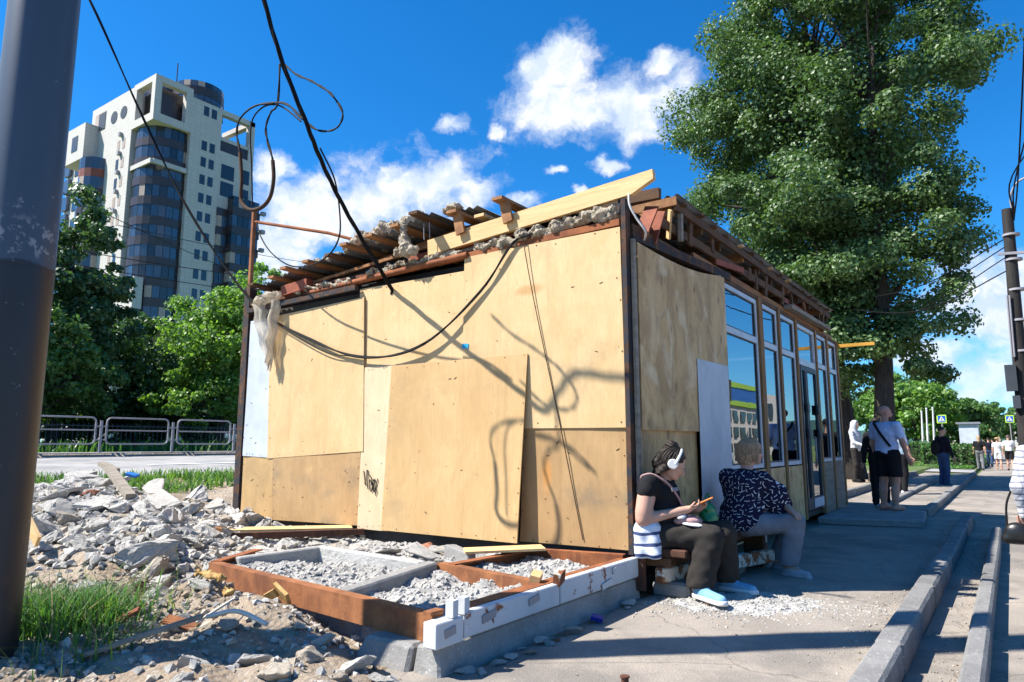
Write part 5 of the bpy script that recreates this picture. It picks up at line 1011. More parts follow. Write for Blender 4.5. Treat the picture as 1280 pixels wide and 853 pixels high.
tree('street_tree', 'tree with round crown showing behind the kiosk roof', (-26, 18.5, 1.0), [(0, 0, .16, .1, .2, 6.5)], [(-26, 18.4, 5.6, 2.6, 2.4, 2.4), (-26, 20.5, 5.0, 2.2, 2.2, 2.4)], 16000, .19, M['leaf_light'], 36, clusters=120, hollow=.3)
for i, (yc, lab) in enumerate(((4.0, 'dark shrub at the foot of the dark narrow tree'), (7.2, 'dark shrub behind the middle of the railing'), (10.4, 'dark shrub under the bright green tree'), (14.0, 'dark shrub behind the kiosk corner'), (.8, 'dark shrub behind the steel pole'))):
    T = tree('shrub', lab, (-30, yc, 1.0), [(0, 0, .06, 0, 0, 1.6)], [(-30, yc, 2.0, 1.6, 2.0, 1.3), (-30.4, yc+1, 2.8, 1.4, 1.6, 1.2)], 6500, .2, M['leaf_dark'], 50+i, 'shrubs behind the railing', 60, 8, hollow=.15); T['category'] = 'shrub'
# right distance: round trees, hedge
for i, (x, y, h, r, lf, lab) in enumerate(((-3.6, 58, 7.2, 3.2, 'leaf_light', 'round green tree behind the white booth'), (-9.5, 60, 8.4, 3.8, 'leaf_mid', 'taller tree behind the flag poles'), (-15.5, 55, 8.0, 3.6, 'leaf_mid', 'tree beyond the lawn seen past the poplar trunk'), (-.8, 64, 5.8, 2.6, 'leaf_mid', 'small round tree beside the crosswalk sign'), (2.3, 112, 7.6, 3.4, 'leaf_mid', 'far tree standing over the walking people'), (-22, 62, 9.5, 4.4, 'leaf_dark', 'dark tree farthest left beyond the lawn'), (-6, 75, 9, 4, 'leaf_mid', 'tree at the back behind the round green tree'))):
    tree('park_tree', lab, (x, y, .1), [(0, 0, .16, .1, .1, h*.7)], [(x, y, h*.62, r, r, h*.34), (x+r*.5, y, h*.5, r*.7, r*.7, h*.27), (x-r*.5, y, h*.48, r*.7, r*.7, h*.3)], 9000, .30, M[lf], 70+i, 'trees beyond the lawn', 90, 14, hollow=.35)
def hedge(name, label, x0, x1, y0, y1, z0, z1, n, seed):
    q = np.random.default_rng(seed); P = np.stack([q.uniform(x0, x1, n), q.uniform(y0, y1, n), z0+(z1-z0)*q.random(n)**.7], 1); P += q.normal(size=P.shape)*.06
    nr = q.normal(size=(n, 3)); nr /= np.linalg.norm(nr, axis=1)[:, None]; u = np.cross(nr, q.normal(size=(n, 3))); u /= np.linalg.norm(u, axis=1)[:, None]; v = np.cross(nr, u); s = .16
    T = thing(name, label, 'hedge', ((x0+x1)/2, (y0+y1)/2, z0)); V = np.stack([P-u*s*.5, P+v*s*.4, P+u*s*.5, P-v*s*.4], 1).reshape(-1, 3)-np.array(T.location)
    link('foliage', npmesh('foliage', V, np.arange(4*n).reshape(-1, 4)), T, [M['leaf_mid']]); MB().box(x0+.1, x1-.1, y0+.1, y1-.1, z0, z1-.2).build('core', basic('hedge shade stems', (.03, .045, .02)), T)  # solid dark box inside stands in for the shade between the leaves
hedge('hedge', 'long clipped hedge at the back of the lawn', -22, -1.2, 47, 48.4, .1, 1.35, 16000, 81); hedge('hedge', 'dark hedge block beside the walking woman in black', -1.4, .95, 38.5, 46, .05, 1.15, 14000, 82)
# ------------------------------------------------------------------ signs, booth, masts, far town
def crosssign(x, y, z, s, label):
    T = thing('crosswalk_sign', label, 'road sign', (x, y, 0)); MB().tube([(x, y, -.1), (x, y, z+s*.6)], .04, 8).build('sign_post', M['rail'], T)
    bd = MB().box(x-s*.62, x+s*.62, y-.06, y-.045, z-s*.62, z+s*.62).build('sign_border', plain('yellow green reflective border', (.55, .85, .08), .5), T); MB().box(x-s*.48, x+s*.48, y-.075, y-.062, z-s*.48, z+s*.48).build('sign_plate', plain('blue sign plate', (.01, .10, .55), .5), T)
    MB().add([(x-s*.42, y-.082, z-s*.36), (x+s*.42, y-.082, z-s*.36), (x, y-.082, z+s*.42)], [(0, 1, 2)]).build('white_triangle', plain('white sign face', (.8, .8, .8)), T)
    p = MB(); w = plain('black pictogram', (.01, .01, .01))
    for dx in (-.24, -.08, .08, .24): p.box(x+s*(dx-.035), x+s*(dx+.035), y-.09, y-.086, z-s*.34, z-s*.22)
    p.tube([(x+s*.0, y-.088, z+s*.16), (x, y-.088, z+s*.165)], s*.05, 8); p.beam((x, y-.088, z+s*.1), (x-s*.02, y-.088, z-s*.06), .004, s*.07, up=(1, 0, 0)); p.beam((x-s*.02, y-.088, z-s*.05), (x+s*.09, y-.088, z-s*.2), .004, s*.05, up=(1, 0, 0)); p.beam((x-s*.02, y-.088, z-s*.05), (x-s*.1, y-.088, z-s*.2), .004, s*.05, up=(1, 0, 0)); p.beam((x-s*.1, y-.088, z+s*.04), (x+s*.1, y-.088, z+s*.02), .004, s*.04, up=(1, 0, 0)); p.build('walking_figure', w, T)
a = at(1177, 524, 56); crosssign(a.x, a.y, a.z, .50, 'square blue crosswalk sign above the man in navy'); a = at(1262, 524, 62); crosssign(a.x, a.y, a.z, .46, 'square blue crosswalk sign beside the dark street pole')
a0, a1 = at(1200, 553, 50), at(1222, 530, 50); BT = thing('booth', 'white metal booth standing behind the hedge', 'booth', (a0.x, 50, .1)); MB().box(a0.x, a1.x, 50, 52, .1, a1.z).build('wall', M['white_metal'], BT); MB().box(a0.x-.15, a1.x+.15, 49.85, 52.1, a1.z, a1.z+.12).build('roof', M['sheet'], BT)
for i, (px, pt) in enumerate(((1153, 516), (1159, 512), (1167, 511), (1117, 512))):
    a = at(px, 552, 52); b = at(px-1, pt, 52); tag(MB().tube([(a.x, 52, .1), (b.x, 52, b.z)], [.09, .05], 8).tube([(b.x, 52, b.z), (b.x, 52, b.z+.12)], .07, 8).build('flag_pole', plain('white mast paint', (.62, .62, .62))), ('shortest slim white mast behind the clipped hedge', 'slim white mast between the two others over the clipped hedge', 'slim white mast nearest the crosswalk sign over the hedge', 'slim white mast beside the poplar trunk and bald person')[i], 'mast', 'white masts behind the hedge')
TB = thing('far_house', 'pale far apartment block at the end of the street', 'building', (14, 330, 0)); M['far'] = plain('pale far facade', (.55, .50, .46)); M['far2'] = plain('ochre far facade', (.50, .36, .26))
MB().box(2, 14, 330, 342, 0, 14).build('wall', M['far'], TB)
for zz in np.arange(2, 13, 3):
    for xx in np.arange(2.8, 13.5, 1.6): MB().box(xx, xx+.8, 329.9, 330, zz, zz+1.5).build('window', M['tw_win'], TB)
TC = thing('far_house', 'ochre far apartment block with flat roof beyond the trees', 'building', (-8, 360, 0)); MB().box(-22, -1, 360, 372, 0, 17).build('wall', M['far2'], TC); MB().box(-22.3, -.7, 359.8, 372, 17, 17.6).build('roof', M['sheet'], TC)
for zz in np.arange(2, 16, 3):
    for xx in np.arange(-21, -2, 1.8): MB().box(xx, xx+.9, 359.9, 360, zz, zz+1.5).build('window', M['tw_win'], TC)
TD = thing('far_house', 'tall white far block rising behind the dark street pole', 'building', (6, 120, 0)); MB().box(4.4, 10, 118, 140, 0, 13).build('wall', M['far'], TD)
for zz in np.arange(1.5, 12, 1.5): MB().box(4.6, 9.8, 117.9, 118, zz, zz+.6).build('window_band', M['tw_win'], TD)
sheet('hills', -900, 900, [500, 700, 899], .0, M['leaf_dark'], 'low wooded ridge on the horizon', base=lambda x, y: 18*np.clip((y-500)/200, 0, 1)*(1+.3*np.sin(x*.01)), nx=30)
# white car parked far behind the railing
# ------------------------------------------------------------------ cars (one parked behind the railing, others across the right-hand street)
def car(label, loc, rz_, col, group=None, van=False):
    T = thing('parked_car', label, 'car', (0, 0, 0), group); pm_ = plain('car paint', col, .25, .6, fine=.03); L, Wd = 4.3, 1.72
    pf = [(-2.1, .35), (-2.12, .7), (-2.0, .9), (-1.5, .98), (-.95, 1.40), (.55, 1.43), (1.15, 1.0), (1.95, .86), (2.12, .62), (2.1, .32)] if not van else [(-2.3, .4), (-2.35, 1.0), (-2.3, 2.1), (1.2, 2.15), (1.75, 1.35), (2.3, 1.1), (2.4, .7), (2.35, .4)]
    n = len(pf); m = MB()
    V = [(x, -Wd/2*(.82 if z > 1.1 else 1), z) for x, z in pf] + [(x, Wd/2*(.82 if z > 1.1 else 1), z) for x, z in pf]
    m.add(V, [tuple(range(n)), tuple(range(2*n-1, n-1, -1))] + [(i, i+n, (i+1) % n+n, (i+1) % n) for i in range(n)]); m.build('body', pm_, T, bevel=.05)
    for s_ in (-1, 1):
        w = Wd/2*.83+.03
        for (a, b) in (((-.85, 1.35), (-.05, 1.38)), ((.05, 1.38), (.6, 1.36))) if not van else (((.3, 1.95), (1.2, 1.95)),): MB().hexa([(a[0]-.3, s_*(w+.06), .98 if not van else 1.35), (b[0]+.3, s_*(w+.06), .98 if not van else 1.35), (b[0]+.3, s_*(w+.055), .99 if not van else 1.36), (a[0]-.3, s_*(w+.055), .99 if not van else 1.36), (a[0], s_*w, a[1]), (b[0], s_*w, b[1]), (b[0], s_*(w-.01), b[1]), (a[0], s_*(w-.01), a[1])]).build('side_window', M['tw_win'], T)
        for x in (-1.35, 1.35): wh = MB().tube([(x, s_*(Wd/2-.2), .32), (x, s_*(Wd/2+.01), .32)], .32, 18).build('wheel', M['cable'], T); MB().tube([(x, s_*(Wd/2), .32), (x, s_*(Wd/2+.02), .32)], .19, 14).build('rim', M['rail'], wh)
        MB().box(2.02, 2.14, s_*.55-.16, s_*.55+.16, .62, .76).build('headlight', M['white_metal'], T); MB().box(-2.15, -2.05, s_*.6-.12, s_*.6+.12, .68, .86).build('tail_light', M['tw_red'], T)
    T.location = loc; T.rotation_euler = (0, 0, rz_); return T
car('white car parked under the trees behind the railing', (-48, 26.0, 1.0), R(60), (.75, .75, .75))
car('blue van parked across the right-hand street', (11, 22, -.1), R(90), (.02, .08, .45), van=True); car('white car parked across the right-hand street', (10.6, 14, -.1), R(90), (.7, .7, .7)); car('silver car parked farther along the right-hand street', (10.6, 31, -.1), R(90), (.45, .46, .48))
SHP = thing('shop_building', 'pale long shop building across the right-hand street', 'building', (24, 50, 0)); MB().box(22, 32, 20, 90, -.1, 7.5).build('wall', M['far'], SHP)
for yy in np.arange(22, 88, 3): MB().box(21.9, 22, yy, yy+1.8, 1, 3).build('window', M['tw_win'], SHP); MB().box(21.9, 22, yy, yy+1.8, 4.2, 6.3).build('window', M['tw_win'], SHP)
MB().box(12.6, 13, 38.5, 48, 4.2, 5.1).build('sign_board', [plain('shop sign blue', (.03, .12, .36))], SHP); MB().box(12.55, 13.05, 38.5, 48, 5.1, 5.45).box(12.55, 13.05, 38.5, 48, 3.85, 4.2).build('sign_stripe', plain('shop sign green', (.28, .45, .06)), SHP); MB().box(12.7, 22, 38.7, 47.8, -.1, 3.84).build('porch', M['far'], SHP)
for yy in np.arange(39.2, 47, 1.5):
    for zz in (.6, 1.7, 2.8): MB().box(12.6, 12.7, yy, yy+.9, zz, zz+.7).build('window', M['tw_win'], SHP)
# ------------------------------------------------------------------ people
def skinmat(name, c):
    m, k, out, vec, rv = newmat(name); n = k.noise(vec, 14, 4, .6); col = k.mix(k.math('MULTIPLY', k.ramp(n, .4, .7), .35), c, (c[0]*.85, c[1]*.62, c[2]*.58))
    b = pbsdf(k, col, .55, .35); b.inputs['Subsurface Weight'].default_value = .08; b.inputs['Subsurface Radius'].default_value = (.02, .008, .004); k.l.new(b.outputs[0], out.inputs[0]); return m
M['skin'] = skinmat('skin', (.50, .29, .21)); M['skin2'] = skinmat('ruddy skin', (.46, .24, .17))
def cloth(name, c, c2=None, sc=4, rough=.9): return basic(name, c, c2 or tuple(x*.75 for x in c), sc, rough=rough, spec=.15, bscale=14, bstr=.35, bdist=.02, fine=.2, rnd=0)
M['black'] = cloth('black jersey', (.016, .016, .018)); M['trouser'] = cloth('dark grey brown trousers', (.034, .030, .027)); M['grey_tr'] = cloth('grey trousers', (.22, .23, .26)); M['jeans'] = cloth('blue jeans', (.04, .075, .16)); M['navy'] = cloth('navy jacket', (.012, .014, .025)); M['white_sh'] = cloth('white shirt', (.68, .68, .70)); M['bluetee'] = cloth('pale blue T-shirt', (.52, .60, .82)); M['grey_hood'] = cloth('light grey hoodie', (.50, .51, .54)); M['sage'] = cloth('dark shorts', (.014, .014, .016))
M['hair_dark'] = basic('dark brown hair', (.022, .014, .010), (.012, .008, .006), 8, (8, 8, 1.2), .5, bscale=30, bstr=.5); M['hair_fair'] = basic('ash blonde hair', (.50, .33, .20), (.27, .165, .095), 22, (3, 3, 1), .55, bscale=40, bstr=.6); M['hair_grey'] = basic('greying hair', (.12, .10, .09), None, 8)
M['eye'] = plain('dark eye', (.02, .015, .012), .2, .5); M['lip'] = plain('lips', (.34, .12, .10), .5); M['shoe_blue'] = cloth('light blue trainer knit', (.20, .42, .62)); M['sole'] = plain('white sole', (.7, .7, .68)); M['shoe_grey'] = cloth('grey canvas shoe', (.40, .42, .45)); M['shoe_black'] = cloth('black shoe', (.015, .015, .016)); M['beard'] = M['hair_dark']
def patmat(name, base, dash, scale=22., ln=.36, wd=.06):
    m, k, out, vec, rv = newmat(name); tc = k.new('ShaderNodeTexCoord').outputs['Object']; p = k.vmath('MULTIPLY', tc, (scale, scale, scale)); vo = k.new('ShaderNodeTexVoronoi'); vo.inputs['Scale'].default_value = 1; vo.inputs['Randomness'].default_value = .8; k.l.new(p, vo.inputs['Vector'])
    d = k.new('ShaderNodeSeparateXYZ'); k.l.new(k.vmath('SUBTRACT', p, vo.outputs['Position']), d.inputs[0]); c = k.new('ShaderNodeSeparateColor'); k.l.new(vo.outputs['Color'], c.inputs[0]); an = k.math('MULTIPLY', c.outputs[0], 6.28)
    h = k.math('MULTIPLY', k.math('ADD', d.outputs[0], k.math('MULTIPLY', d.outputs[1], -.2)), 1.0); v = d.outputs[2]; ca, sa = k.math('COSINE', an), k.math('SINE', an); u = k.math('ADD', k.math('MULTIPLY', h, ca), k.math('MULTIPLY', v, sa)); w = k.math('SUBTRACT', k.math('MULTIPLY', v, ca), k.math('MULTIPLY', h, sa)); w = k.math('SUBTRACT', w, k.math('MULTIPLY', k.math('MULTIPLY', u, u), .35))
    msk = k.math('MULTIPLY', k.math('LESS_THAN', k.math('ABSOLUTE', u), ln), k.math('LESS_THAN', k.math('ABSOLUTE', w), wd)); col = k.mix(msk, base, dash); b = pbsdf(k, col, .85, .15, 0, k.noise(tc, 14, 4), .3, .02); k.l.new(b.outputs[0], out.inputs[0]); return m
M['dash'] = patmat('navy blouse with white dashes', (.012, .012, .035), (.62, .62, .66))
def stripes(name, c1, c2, sc, ax=2, duty=.5, extra=None):
    m, k, out, vec, rv = newmat(name); tc = k.new('ShaderNodeTexCoord').outputs['Object']; s3 = k.new('ShaderNodeSeparateXYZ'); k.l.new(tc, s3.inputs[0]); w = k.math('ADD', s3.outputs[ax], k.math('MULTIPLY', k.noise(tc, 4, 2), .06)); fr_ = k.math('FRACT', k.math('MULTIPLY', w, sc)); msk = k.math('LESS_THAN', fr_, duty); col = k.mix(msk, c1, c2)
    if extra: fr2 = k.math('FRACT', k.math('MULTIPLY', k.math('ADD', s3.outputs[0], s3.outputs[1]), sc)); col = k.mix(k.math('MULTIPLY', k.math('LESS_THAN', fr2, duty), .6), col, c2)
    b = pbsdf(k, col, .85, .15, 0, k.noise(tc, 14, 4), .3, .02); k.l.new(b.outputs[0], out.inputs[0]); return m
M['striped'] = stripes('white shirt with blue stripes', (.60, .64, .72), (.05, .07, .16), 11, 2, .28); M['plaid'] = stripes('white plaid shirt', (.62, .62, .64), (.16, .17, .22), 22, 2, .25, True)
class Fr:
    """local frame: forward, left, up"""
    def __init__(s, o, th, sc=1.): s.o = np.array(o, float); s.f = np.array([math.cos(th), math.sin(th), 0]); s.l = np.array([-math.sin(th), math.cos(th), 0]); s.s = sc; s.th = th
    def __call__(s, f, l, z): return s.o + s.s*(s.f*f + s.l*l + np.array([0, 0, z]))
def chain(P, r, k=.03): return [cap(P[i], P[i+1], r[i], r[i+1], k) for i in range(len(P)-1)]
def head_prims(c, th, pitch=0., sc=1.):
    """skull, jaw, nose, ears, brow about head centre c"""
    f = np.array([math.cos(th)*math.cos(pitch), math.sin(th)*math.cos(pitch), math.sin(pitch)]); l = np.array([-math.sin(th), math.cos(th), 0]); u = np.cross(f, l); c = np.array(c, float)
    p = lambda a, b, d: c + sc*(f*a + l*b + u*d); rot = Matrix((tuple(f), tuple(l), tuple(u))).transposed().to_euler()
    pr = [ell(p(-.012, 0, .03), (.098*sc, .075*sc, .088*sc), rot, .02), ell(p(.03, 0, -.035), (.066*sc, .058*sc, .080*sc), rot, .03), ell(p(.065, 0, -.088), (.03*sc, .034*sc, .024*sc), rot, .02), cap(p(.085, 0, .005), p(.112, 0, -.03), .010*sc, .015*sc, .012), ell(p(.078, 0, .022), (.02*sc, .05*sc, .012*sc), rot, .012), ell(p(.085, 0, -.062), (.014*sc, .024*sc, .010*sc), rot, .008)]
    for s_ in (-1, 1): pr += [ell(p(-.005, s_*.078, -.01), (.022*sc, .010*sc, .032*sc), rot, .008), ell(p(.066, s_*.032, -.025), (.022*sc, .02*sc, .02*sc), rot, .015)]
    return pr, p, rot
def hand(wr, d, n, sc=1., curl=.5, thumb=1):
    """palm and five fingers: wrist point, direction, palm normal (fingers curl towards it)"""
    d = np.array(d, float); d /= np.linalg.norm(d); n = np.array(n, float); n -= d*(n@d); n /= np.linalg.norm(n); s_ = np.cross(d, n); wr = np.array(wr, float); pr = [cap(wr, wr+d*.03*sc, .024*sc, .026*sc, .015)]
    for j, (o, L) in enumerate(((-.030, .068), (-.010, .078), (.011, .072), (.031, .056))):
        a = wr + d*.02*sc + s_*o*.7*sc; b = wr + d*.085*sc + s_*o*sc; pr.append(cap(a, b, .014*sc, .011*sc, .012)); c1 = b + (d*math.cos(curl)+n*math.sin(curl))*L*.5*sc; c2 = c1 + (d*math.cos(curl*2.2)+n*math.sin(curl*2.2))*L*.5*sc; pr += [cap(b, c1, .0095*sc, .0085*sc, .004), cap(c1, c2, .0085*sc, .007*sc, .004)]
    a = wr + d*.02*sc - s_*thumb*.022*sc; b = a + (d*.6 - s_*thumb*.7 + n*.35)*.04*sc; c = b + (d*.85 - s_*thumb*.1 + n*.5)*.035*sc; pr += [cap(a, b, .014*sc, .011*sc, .012), cap(b, c, .0105*sc, .008*sc, .004)]
    return pr
def face_bits(p, rot, T, sc=1., lip=True):
    for s_ in (-1, 1): blob_e('eye', [ell(p(.076, s_*.030, .004), (.010*sc, .013*sc, .007*sc), rot, .002)], M['eye'], T)
    if lip: blob_e('lips', [ell(p(.094, 0, -.062), (.008*sc, .020*sc, .006*sc), rot, .002)], M['lip'], T)
def blob_e(name, prims, mat, T): return blob(name, prims, .0035, mat, T, it=0)

def standing(label, loc, th, H=1.75, vox=.013, top=None, topc=None, bottom='trousers', botc=None, shoe=None, hair=None, hairstyle='short', skin=None, stride=0., arms=((0, 0), (0, 0)), sleeve='short', head_th=None, build=1., group=None, feet=True, face=True):
    s = H/1.75; T = thing('person', label, 'person', loc, group); F_ = Fr(loc, th, s); skin = skin or M['skin']; w = build; ht = th if head_th is None else head_th
    hc = F_(.03, 0, 1.63); hp, pf, rot = head_prims(hc, ht, -.05, s); body = hp + [cap(F_(-.01, 0, 1.42), F_(.01, 0, 1.56), .055*s*w, .052*s, .03)]
    body += [ell(F_(0, 0, 1.27), (.115*s*w, .165*s*w, .19*s), (0, 0, th), .05), ell(F_(0, 0, 1.03), (.105*s*w, .15*s*w, .15*s), (0, 0, th), .05), ell(F_(-.005, 0, .93), (.085*s*w, .13*s*w, .10*s), (0, 0, th), .03)]
    sh = []; arm = []
    for si, (af, ab) in zip((1, -1), arms):   # left, right: (swing forward, elbow bend)
        S_ = (0, .185*w*si, 1.40); E_ = (.28*math.sin(af), .245*w*si, 1.40-.29*math.cos(af)); W_ = (E_[0]+.25*math.sin(af+ab), (.265-.07*ab)*w*si, E_[2]-.25*math.cos(af+ab)); A = [F_(*S_), F_(*E_), F_(*W_)]
        arm.append(A); body += chain(A, [.052*s*w, .040*s*w, .027*s], .03) + hand(A[2]+F_.l*si*.012, A[2]-A[1]+F_.l*si*.06, -F_.l*si*.3+F_.f*1.0, s, .3, si)
    lg = []
    for si in (1, -1):
        q = stride*si; hp_ = (0, .088*w*si, .92); kn = (.22*q+.02, .095*w*si, .50); an = (.40*q-.03 if q >= 0 else .52*q, .095*w*si, .085+max(0, -q)*.06); L = [F_(*hp_), F_(*kn), F_(*an)]; lg.append(L); lk_ = .72 if bottom == 'trousers' else 1.; body += chain(L, [.082*s*w*lk_, .056*s*w*lk_, .040*s*w*lk_], .03) + [cap(F_(kn[0]*.5+an[0]*.5-.03, .095*w*si, .33), F_(an[0]-.01, .095*w*si, .2), .052*s*w*lk_, .04*s*lk_, .04)]
        body += [cap(L[2], F_(an[0]+.12, an[1]*1.1, .035), .036*s, .03*s, .03)]
    blob('body', body, vox, skin, T)
    if face and vox < .014: face_bits(pf, rot, T, s)
    tp = [ell(F_(0, 0, 1.28), (.13*s*w, .185*s*w, .19*s), (0, 0, th), .06), ell(F_(.01, 0, 1.06), (.13*s*w, .172*s*w, .17*s), (0, 0, th), .06), cap(F_(-.005, .15*w, 1.40), F_(-.005, -.15*w, 1.40), .066*s*w, .066*s*w, .05), ell(F_(0, 0, .95), (.135*s*w, .172*s*w, .10*s), (0, 0, th), .05)]
    for A in arm:
        if sleeve == 'short': tp.append(cap(A[0], A[0]*.42+A[1]*.58, .068*s*w, .062*s*w, .04))
        elif sleeve == 'long': tp += chain(A, [.068*s*w, .056*s*w, .042*s*w], .035)
    cuts = [(F_(0, 0, .90), (0, 0, -1)), (F_(-.0, 0, 1.475), (.0, 0, 1))]
    if sleeve == 'long': cuts = [(F_(-.0, 0, 1.48), (0, 0, 1))]
    blob('top', tp, vox, top, T, cuts, wr=.004*s, wf=26)
    bt = [ell(F_(-.015, 0, .94), (.125*s*w, .165*s*w, .12*s), (0, 0, th), .05)]
    for L in lg:
        if bottom == 'trousers': bt += chain(L, [.105*s*w, .078*s*w, .070*s], .04)
        else: e = L[0]*.15+L[1]*.85; bt += [cap(L[0], e, .108*s*w, .104*s*w, .04)]
    blob('trousers' if bottom == 'trousers' else 'shorts', bt, vox, botc, T, [(F_(0, 0, 1.04), (0, 0, 1))] + ([] if bottom == 'trousers' else [(F_(0, 0, .555), (0, 0, -1))]), wr=.004*s, wf=24)
    for L, si in zip(lg, (1, -1)):
        an = (L[2]-F_.o)/s; fd = float(an@F_.f); ld = float(an@F_.l); blob('shoe', [cap(F_(fd-.05, ld, .045), F_(fd+.15, ld*1.12, .04), .046*s, .042*s, .03), cap(F_(fd, ld, .07), F_(fd+.06, ld, .065), .045*s, .04*s, .03)], vox, shoe, T, [(F_(0, 0, .0), (0, 0, -1))])
    if hair:
        if hairstyle == 'short': hpz = [ell(pf(-.022, 0, .045), (.098*s, .082*s, .085*s), rot, .02)]; cc_ = [(pf(.055, 0, .03), pf(1, 0, -.9)-pf(0, 0, 0)), (pf(0, 0, -.03), (0, 0, -1))]
        elif hairstyle == 'long': hpz = [ell(pf(-.022, 0, .04), (.105*s, .088*s, .092*s), rot, .02), cap(pf(-.06, 0, 0), pf(-.09, 0, -.18), .075*s, .06*s, .03)]; cc_ = [(pf(.05, 0, .03), pf(1, 0, -.6)-pf(0, 0, 0))]
        elif hairstyle == 'hood': hpz = [ell(pf(-.02, 0, .015), (.125*s, .105*s, .135*s), rot, .02), cap(pf(-.05, 0, -.10), pf(-.06, 0, -.2), .10*s, .13*s, .05)]; cc_ = [(pf(.06, 0, .0), pf(1, 0, .0)-pf(0, 0, 0))]
        else: hpz = [ell(pf(-.01, 0, .075), (.11*s, .10*s, .05*s), rot, .02), ell(pf(.0, 0, .045), (.19*s, .18*s, .02*s), rot, .02)]; cc_ = []
        blob('hood' if hairstyle == 'hood' else 'hat' if hairstyle == 'hat' else 'hair', hpz, vox, hair, T, cc_)
    return T, F_, pf, rot, arm

def strands(name, pf, n, crown, rx, ry, zt, zb, a0, a1, mat, T, seed, r=.0055, flare=1.0):
    q = random.Random(seed); m = MB()
    for i in range(n):
        a = a0+(a1-a0)*(i+q.random())/n; w = q.uniform(.93, 1.08); L = q.uniform(.82, 1.06); pts = []
        for t in np.linspace(0, 1, 8):
            ph = t*1.75; rr = math.sin(min(ph, 1.57)); z = zt*math.cos(ph) if ph < 1.57 else -(ph-1.57)/.18*abs(zb)*L
            pts.append(pf(crown + rx*w*rr*math.cos(a)*(1+.06*t*flare), ry*w*rr*math.sin(a)*(1+.06*t*flare)+q.gauss(0, .002), z*w + .02 + q.gauss(0, .002)))
        m.tube(pts, [r*.7, r, r, r, r, r*.9, r*.7, r*.2], 5)
    m.build(name, mat, T)
# bench of salvaged beams along the shaded wall
BE = thing('makeshift_bench', 'makeshift bench of rusty beams and blocks against the shaded wall', 'bench', (.28, 1.0, 0))
MB().beam((.20, .02, .185), (.585, 1.90, .145), .09, .12).build('painted_beam', M['rust_bench'], BE, bevel=.012); MB().box(.06, .30, .03, 2.02, .25, .33).build('seat_beam', M['timber_old'], BE, bevel=.01); MB().box(.09, .44, .02, 2.05, .335, .40).build('seat_plank', M['rust_dark'], BE, bevel=.01)
MB().box(.30, .50, 1.93, 2.12, .02, .385).build('end_block', M['timber_old'], BE, bevel=.015); MB().rbox((.505, 2.03, .31), (.006, .05, .12), (0, 0, 0)).build('paint_patch', plain('white paint patch', (.7, .7, .66)), BE)
MB().box(.10, .42, .1, .4, .0, .125).build('support_block', M['concrete'], BE, bevel=.02); MB().box(.10, .42, 1.2, 1.6, .0, .125).build('support_block', M['concrete'], BE, bevel=.02)

# ---- girl with headphones
GT = thing('person', 'seated person in black T-shirt and dark trousers looking down at a phone', 'person', (.2, .18, 0)); v = .0078
hc = (.30, .155, 1.085); hth = R(22); hp, pf, rot = head_prims(hc, hth, R(-32), 1.02)
rs, re, rw = (.15, -.01, .925), (.115, -.075, .635), (.42, .13, .715); ls, le, lw_ = (.14, .35, .93), (.17, .42, .66), (.45, .29, .71)
rh, rk, ra = (.20, .09, .50), (.60, .17, .50), (.50, .09, .10); lh, lk, la = (.20, .27, .50), (.63, .40, .52), (.60, .46, .10)
body = hp + [cap((.18, .17, .95), (.255, .165, 1.03), .056, .052, .03), ell((.15, .17, .86), (.125, .165, .15), None, .05), ell((.17, .18, .66), (.15, .165, .15), None, .05), ell((.18, .18, .50), (.15, .18, .11), None, .05)]
body += chain([rs, re, rw], [.070, .052, .030]) + chain([ls, le, lw_], [.066, .05, .030]) + [cap((.13, -.04, .80), (.12, -.07, .70), .068, .062, .04)]
body += hand(rw, (.75, .55, .28), (.05, .35, .9), .95, .55, -1) + hand(lw_, (.6, -.1, .5), (.2, -.8, .5), .95, .6, 1)
body += chain([rh, rk, ra], [.088, .058, .042]) + chain([lh, lk, la], [.088, .058, .042]) + [cap(ra, (.62, .0, .04), .036, .03), cap(la, (.72, .44, .04), .036, .03)]
blob('body', body, v, M['skin'], GT); face_bits(pf, rot, GT)
blob('t_shirt', [ell((.155, .17, .855), (.145, .18, .145), None, .06), ell((.18, .18, .68), (.165, .18, .16), None, .06), cap((.15, .03, .945), (.15, .31, .945), .065, .065, .05), cap(rs, (.14, -.035, .86), .082, .080, .04), cap(ls, (.15, .38, .86), .078, .076, .04), ell((.25, .18, .83), (.07, .13, .08), None, .05)], v, M['black'], GT, [((.17, .17, 1.0), (-.25, 0, 1)), ((.15, .1, .6), (0, 0, -1))], wr=.003, wf=30)
tl = MB()
for i, dx in enumerate((0, .03, .055, .08, .105)): tl.rbox((.318+.0*i, .075+dx*1.1, .875), (.004, .018, .03), (0, R(-12), 0))
tl.build('shirt_print', plain('grey print', (.3, .3, .3)), GT)
blob('trousers', [ell((.19, .18, .49), (.165, .195, .11), None, .05)] + chain([rh, rk, ra], [.115, .092, .088], .05) + chain([lh, lk, la], [.112, .09, .086], .05) + [cap((.57, .14, .40), (.53, .10, .16), .104, .112, .04), cap((.62, .42, .40), (.61, .46, .16), .10, .108, .04)], v, M['trouser'], GT, [((.5, .1, .12), (0, 0, -1))], wr=.006, wf=24)
blob('tied_shirt', [ell((.10, .06, .52), (.13, .14, .13), None, .05), cap((.16, .0, .56), (.19, -.035, .36), .075, .065, .05), cap((.09, -.03, .55), (.09, -.05, .36), .07, .06, .04), ell((.10, .25, .54), (.12, .12, .08), None, .04)], v, M['striped'], GT, [((.1, 0, .33), (0, .1, -1)), ((.27, 0, .4), (1, .3, 0))], wr=.006, wf=22)
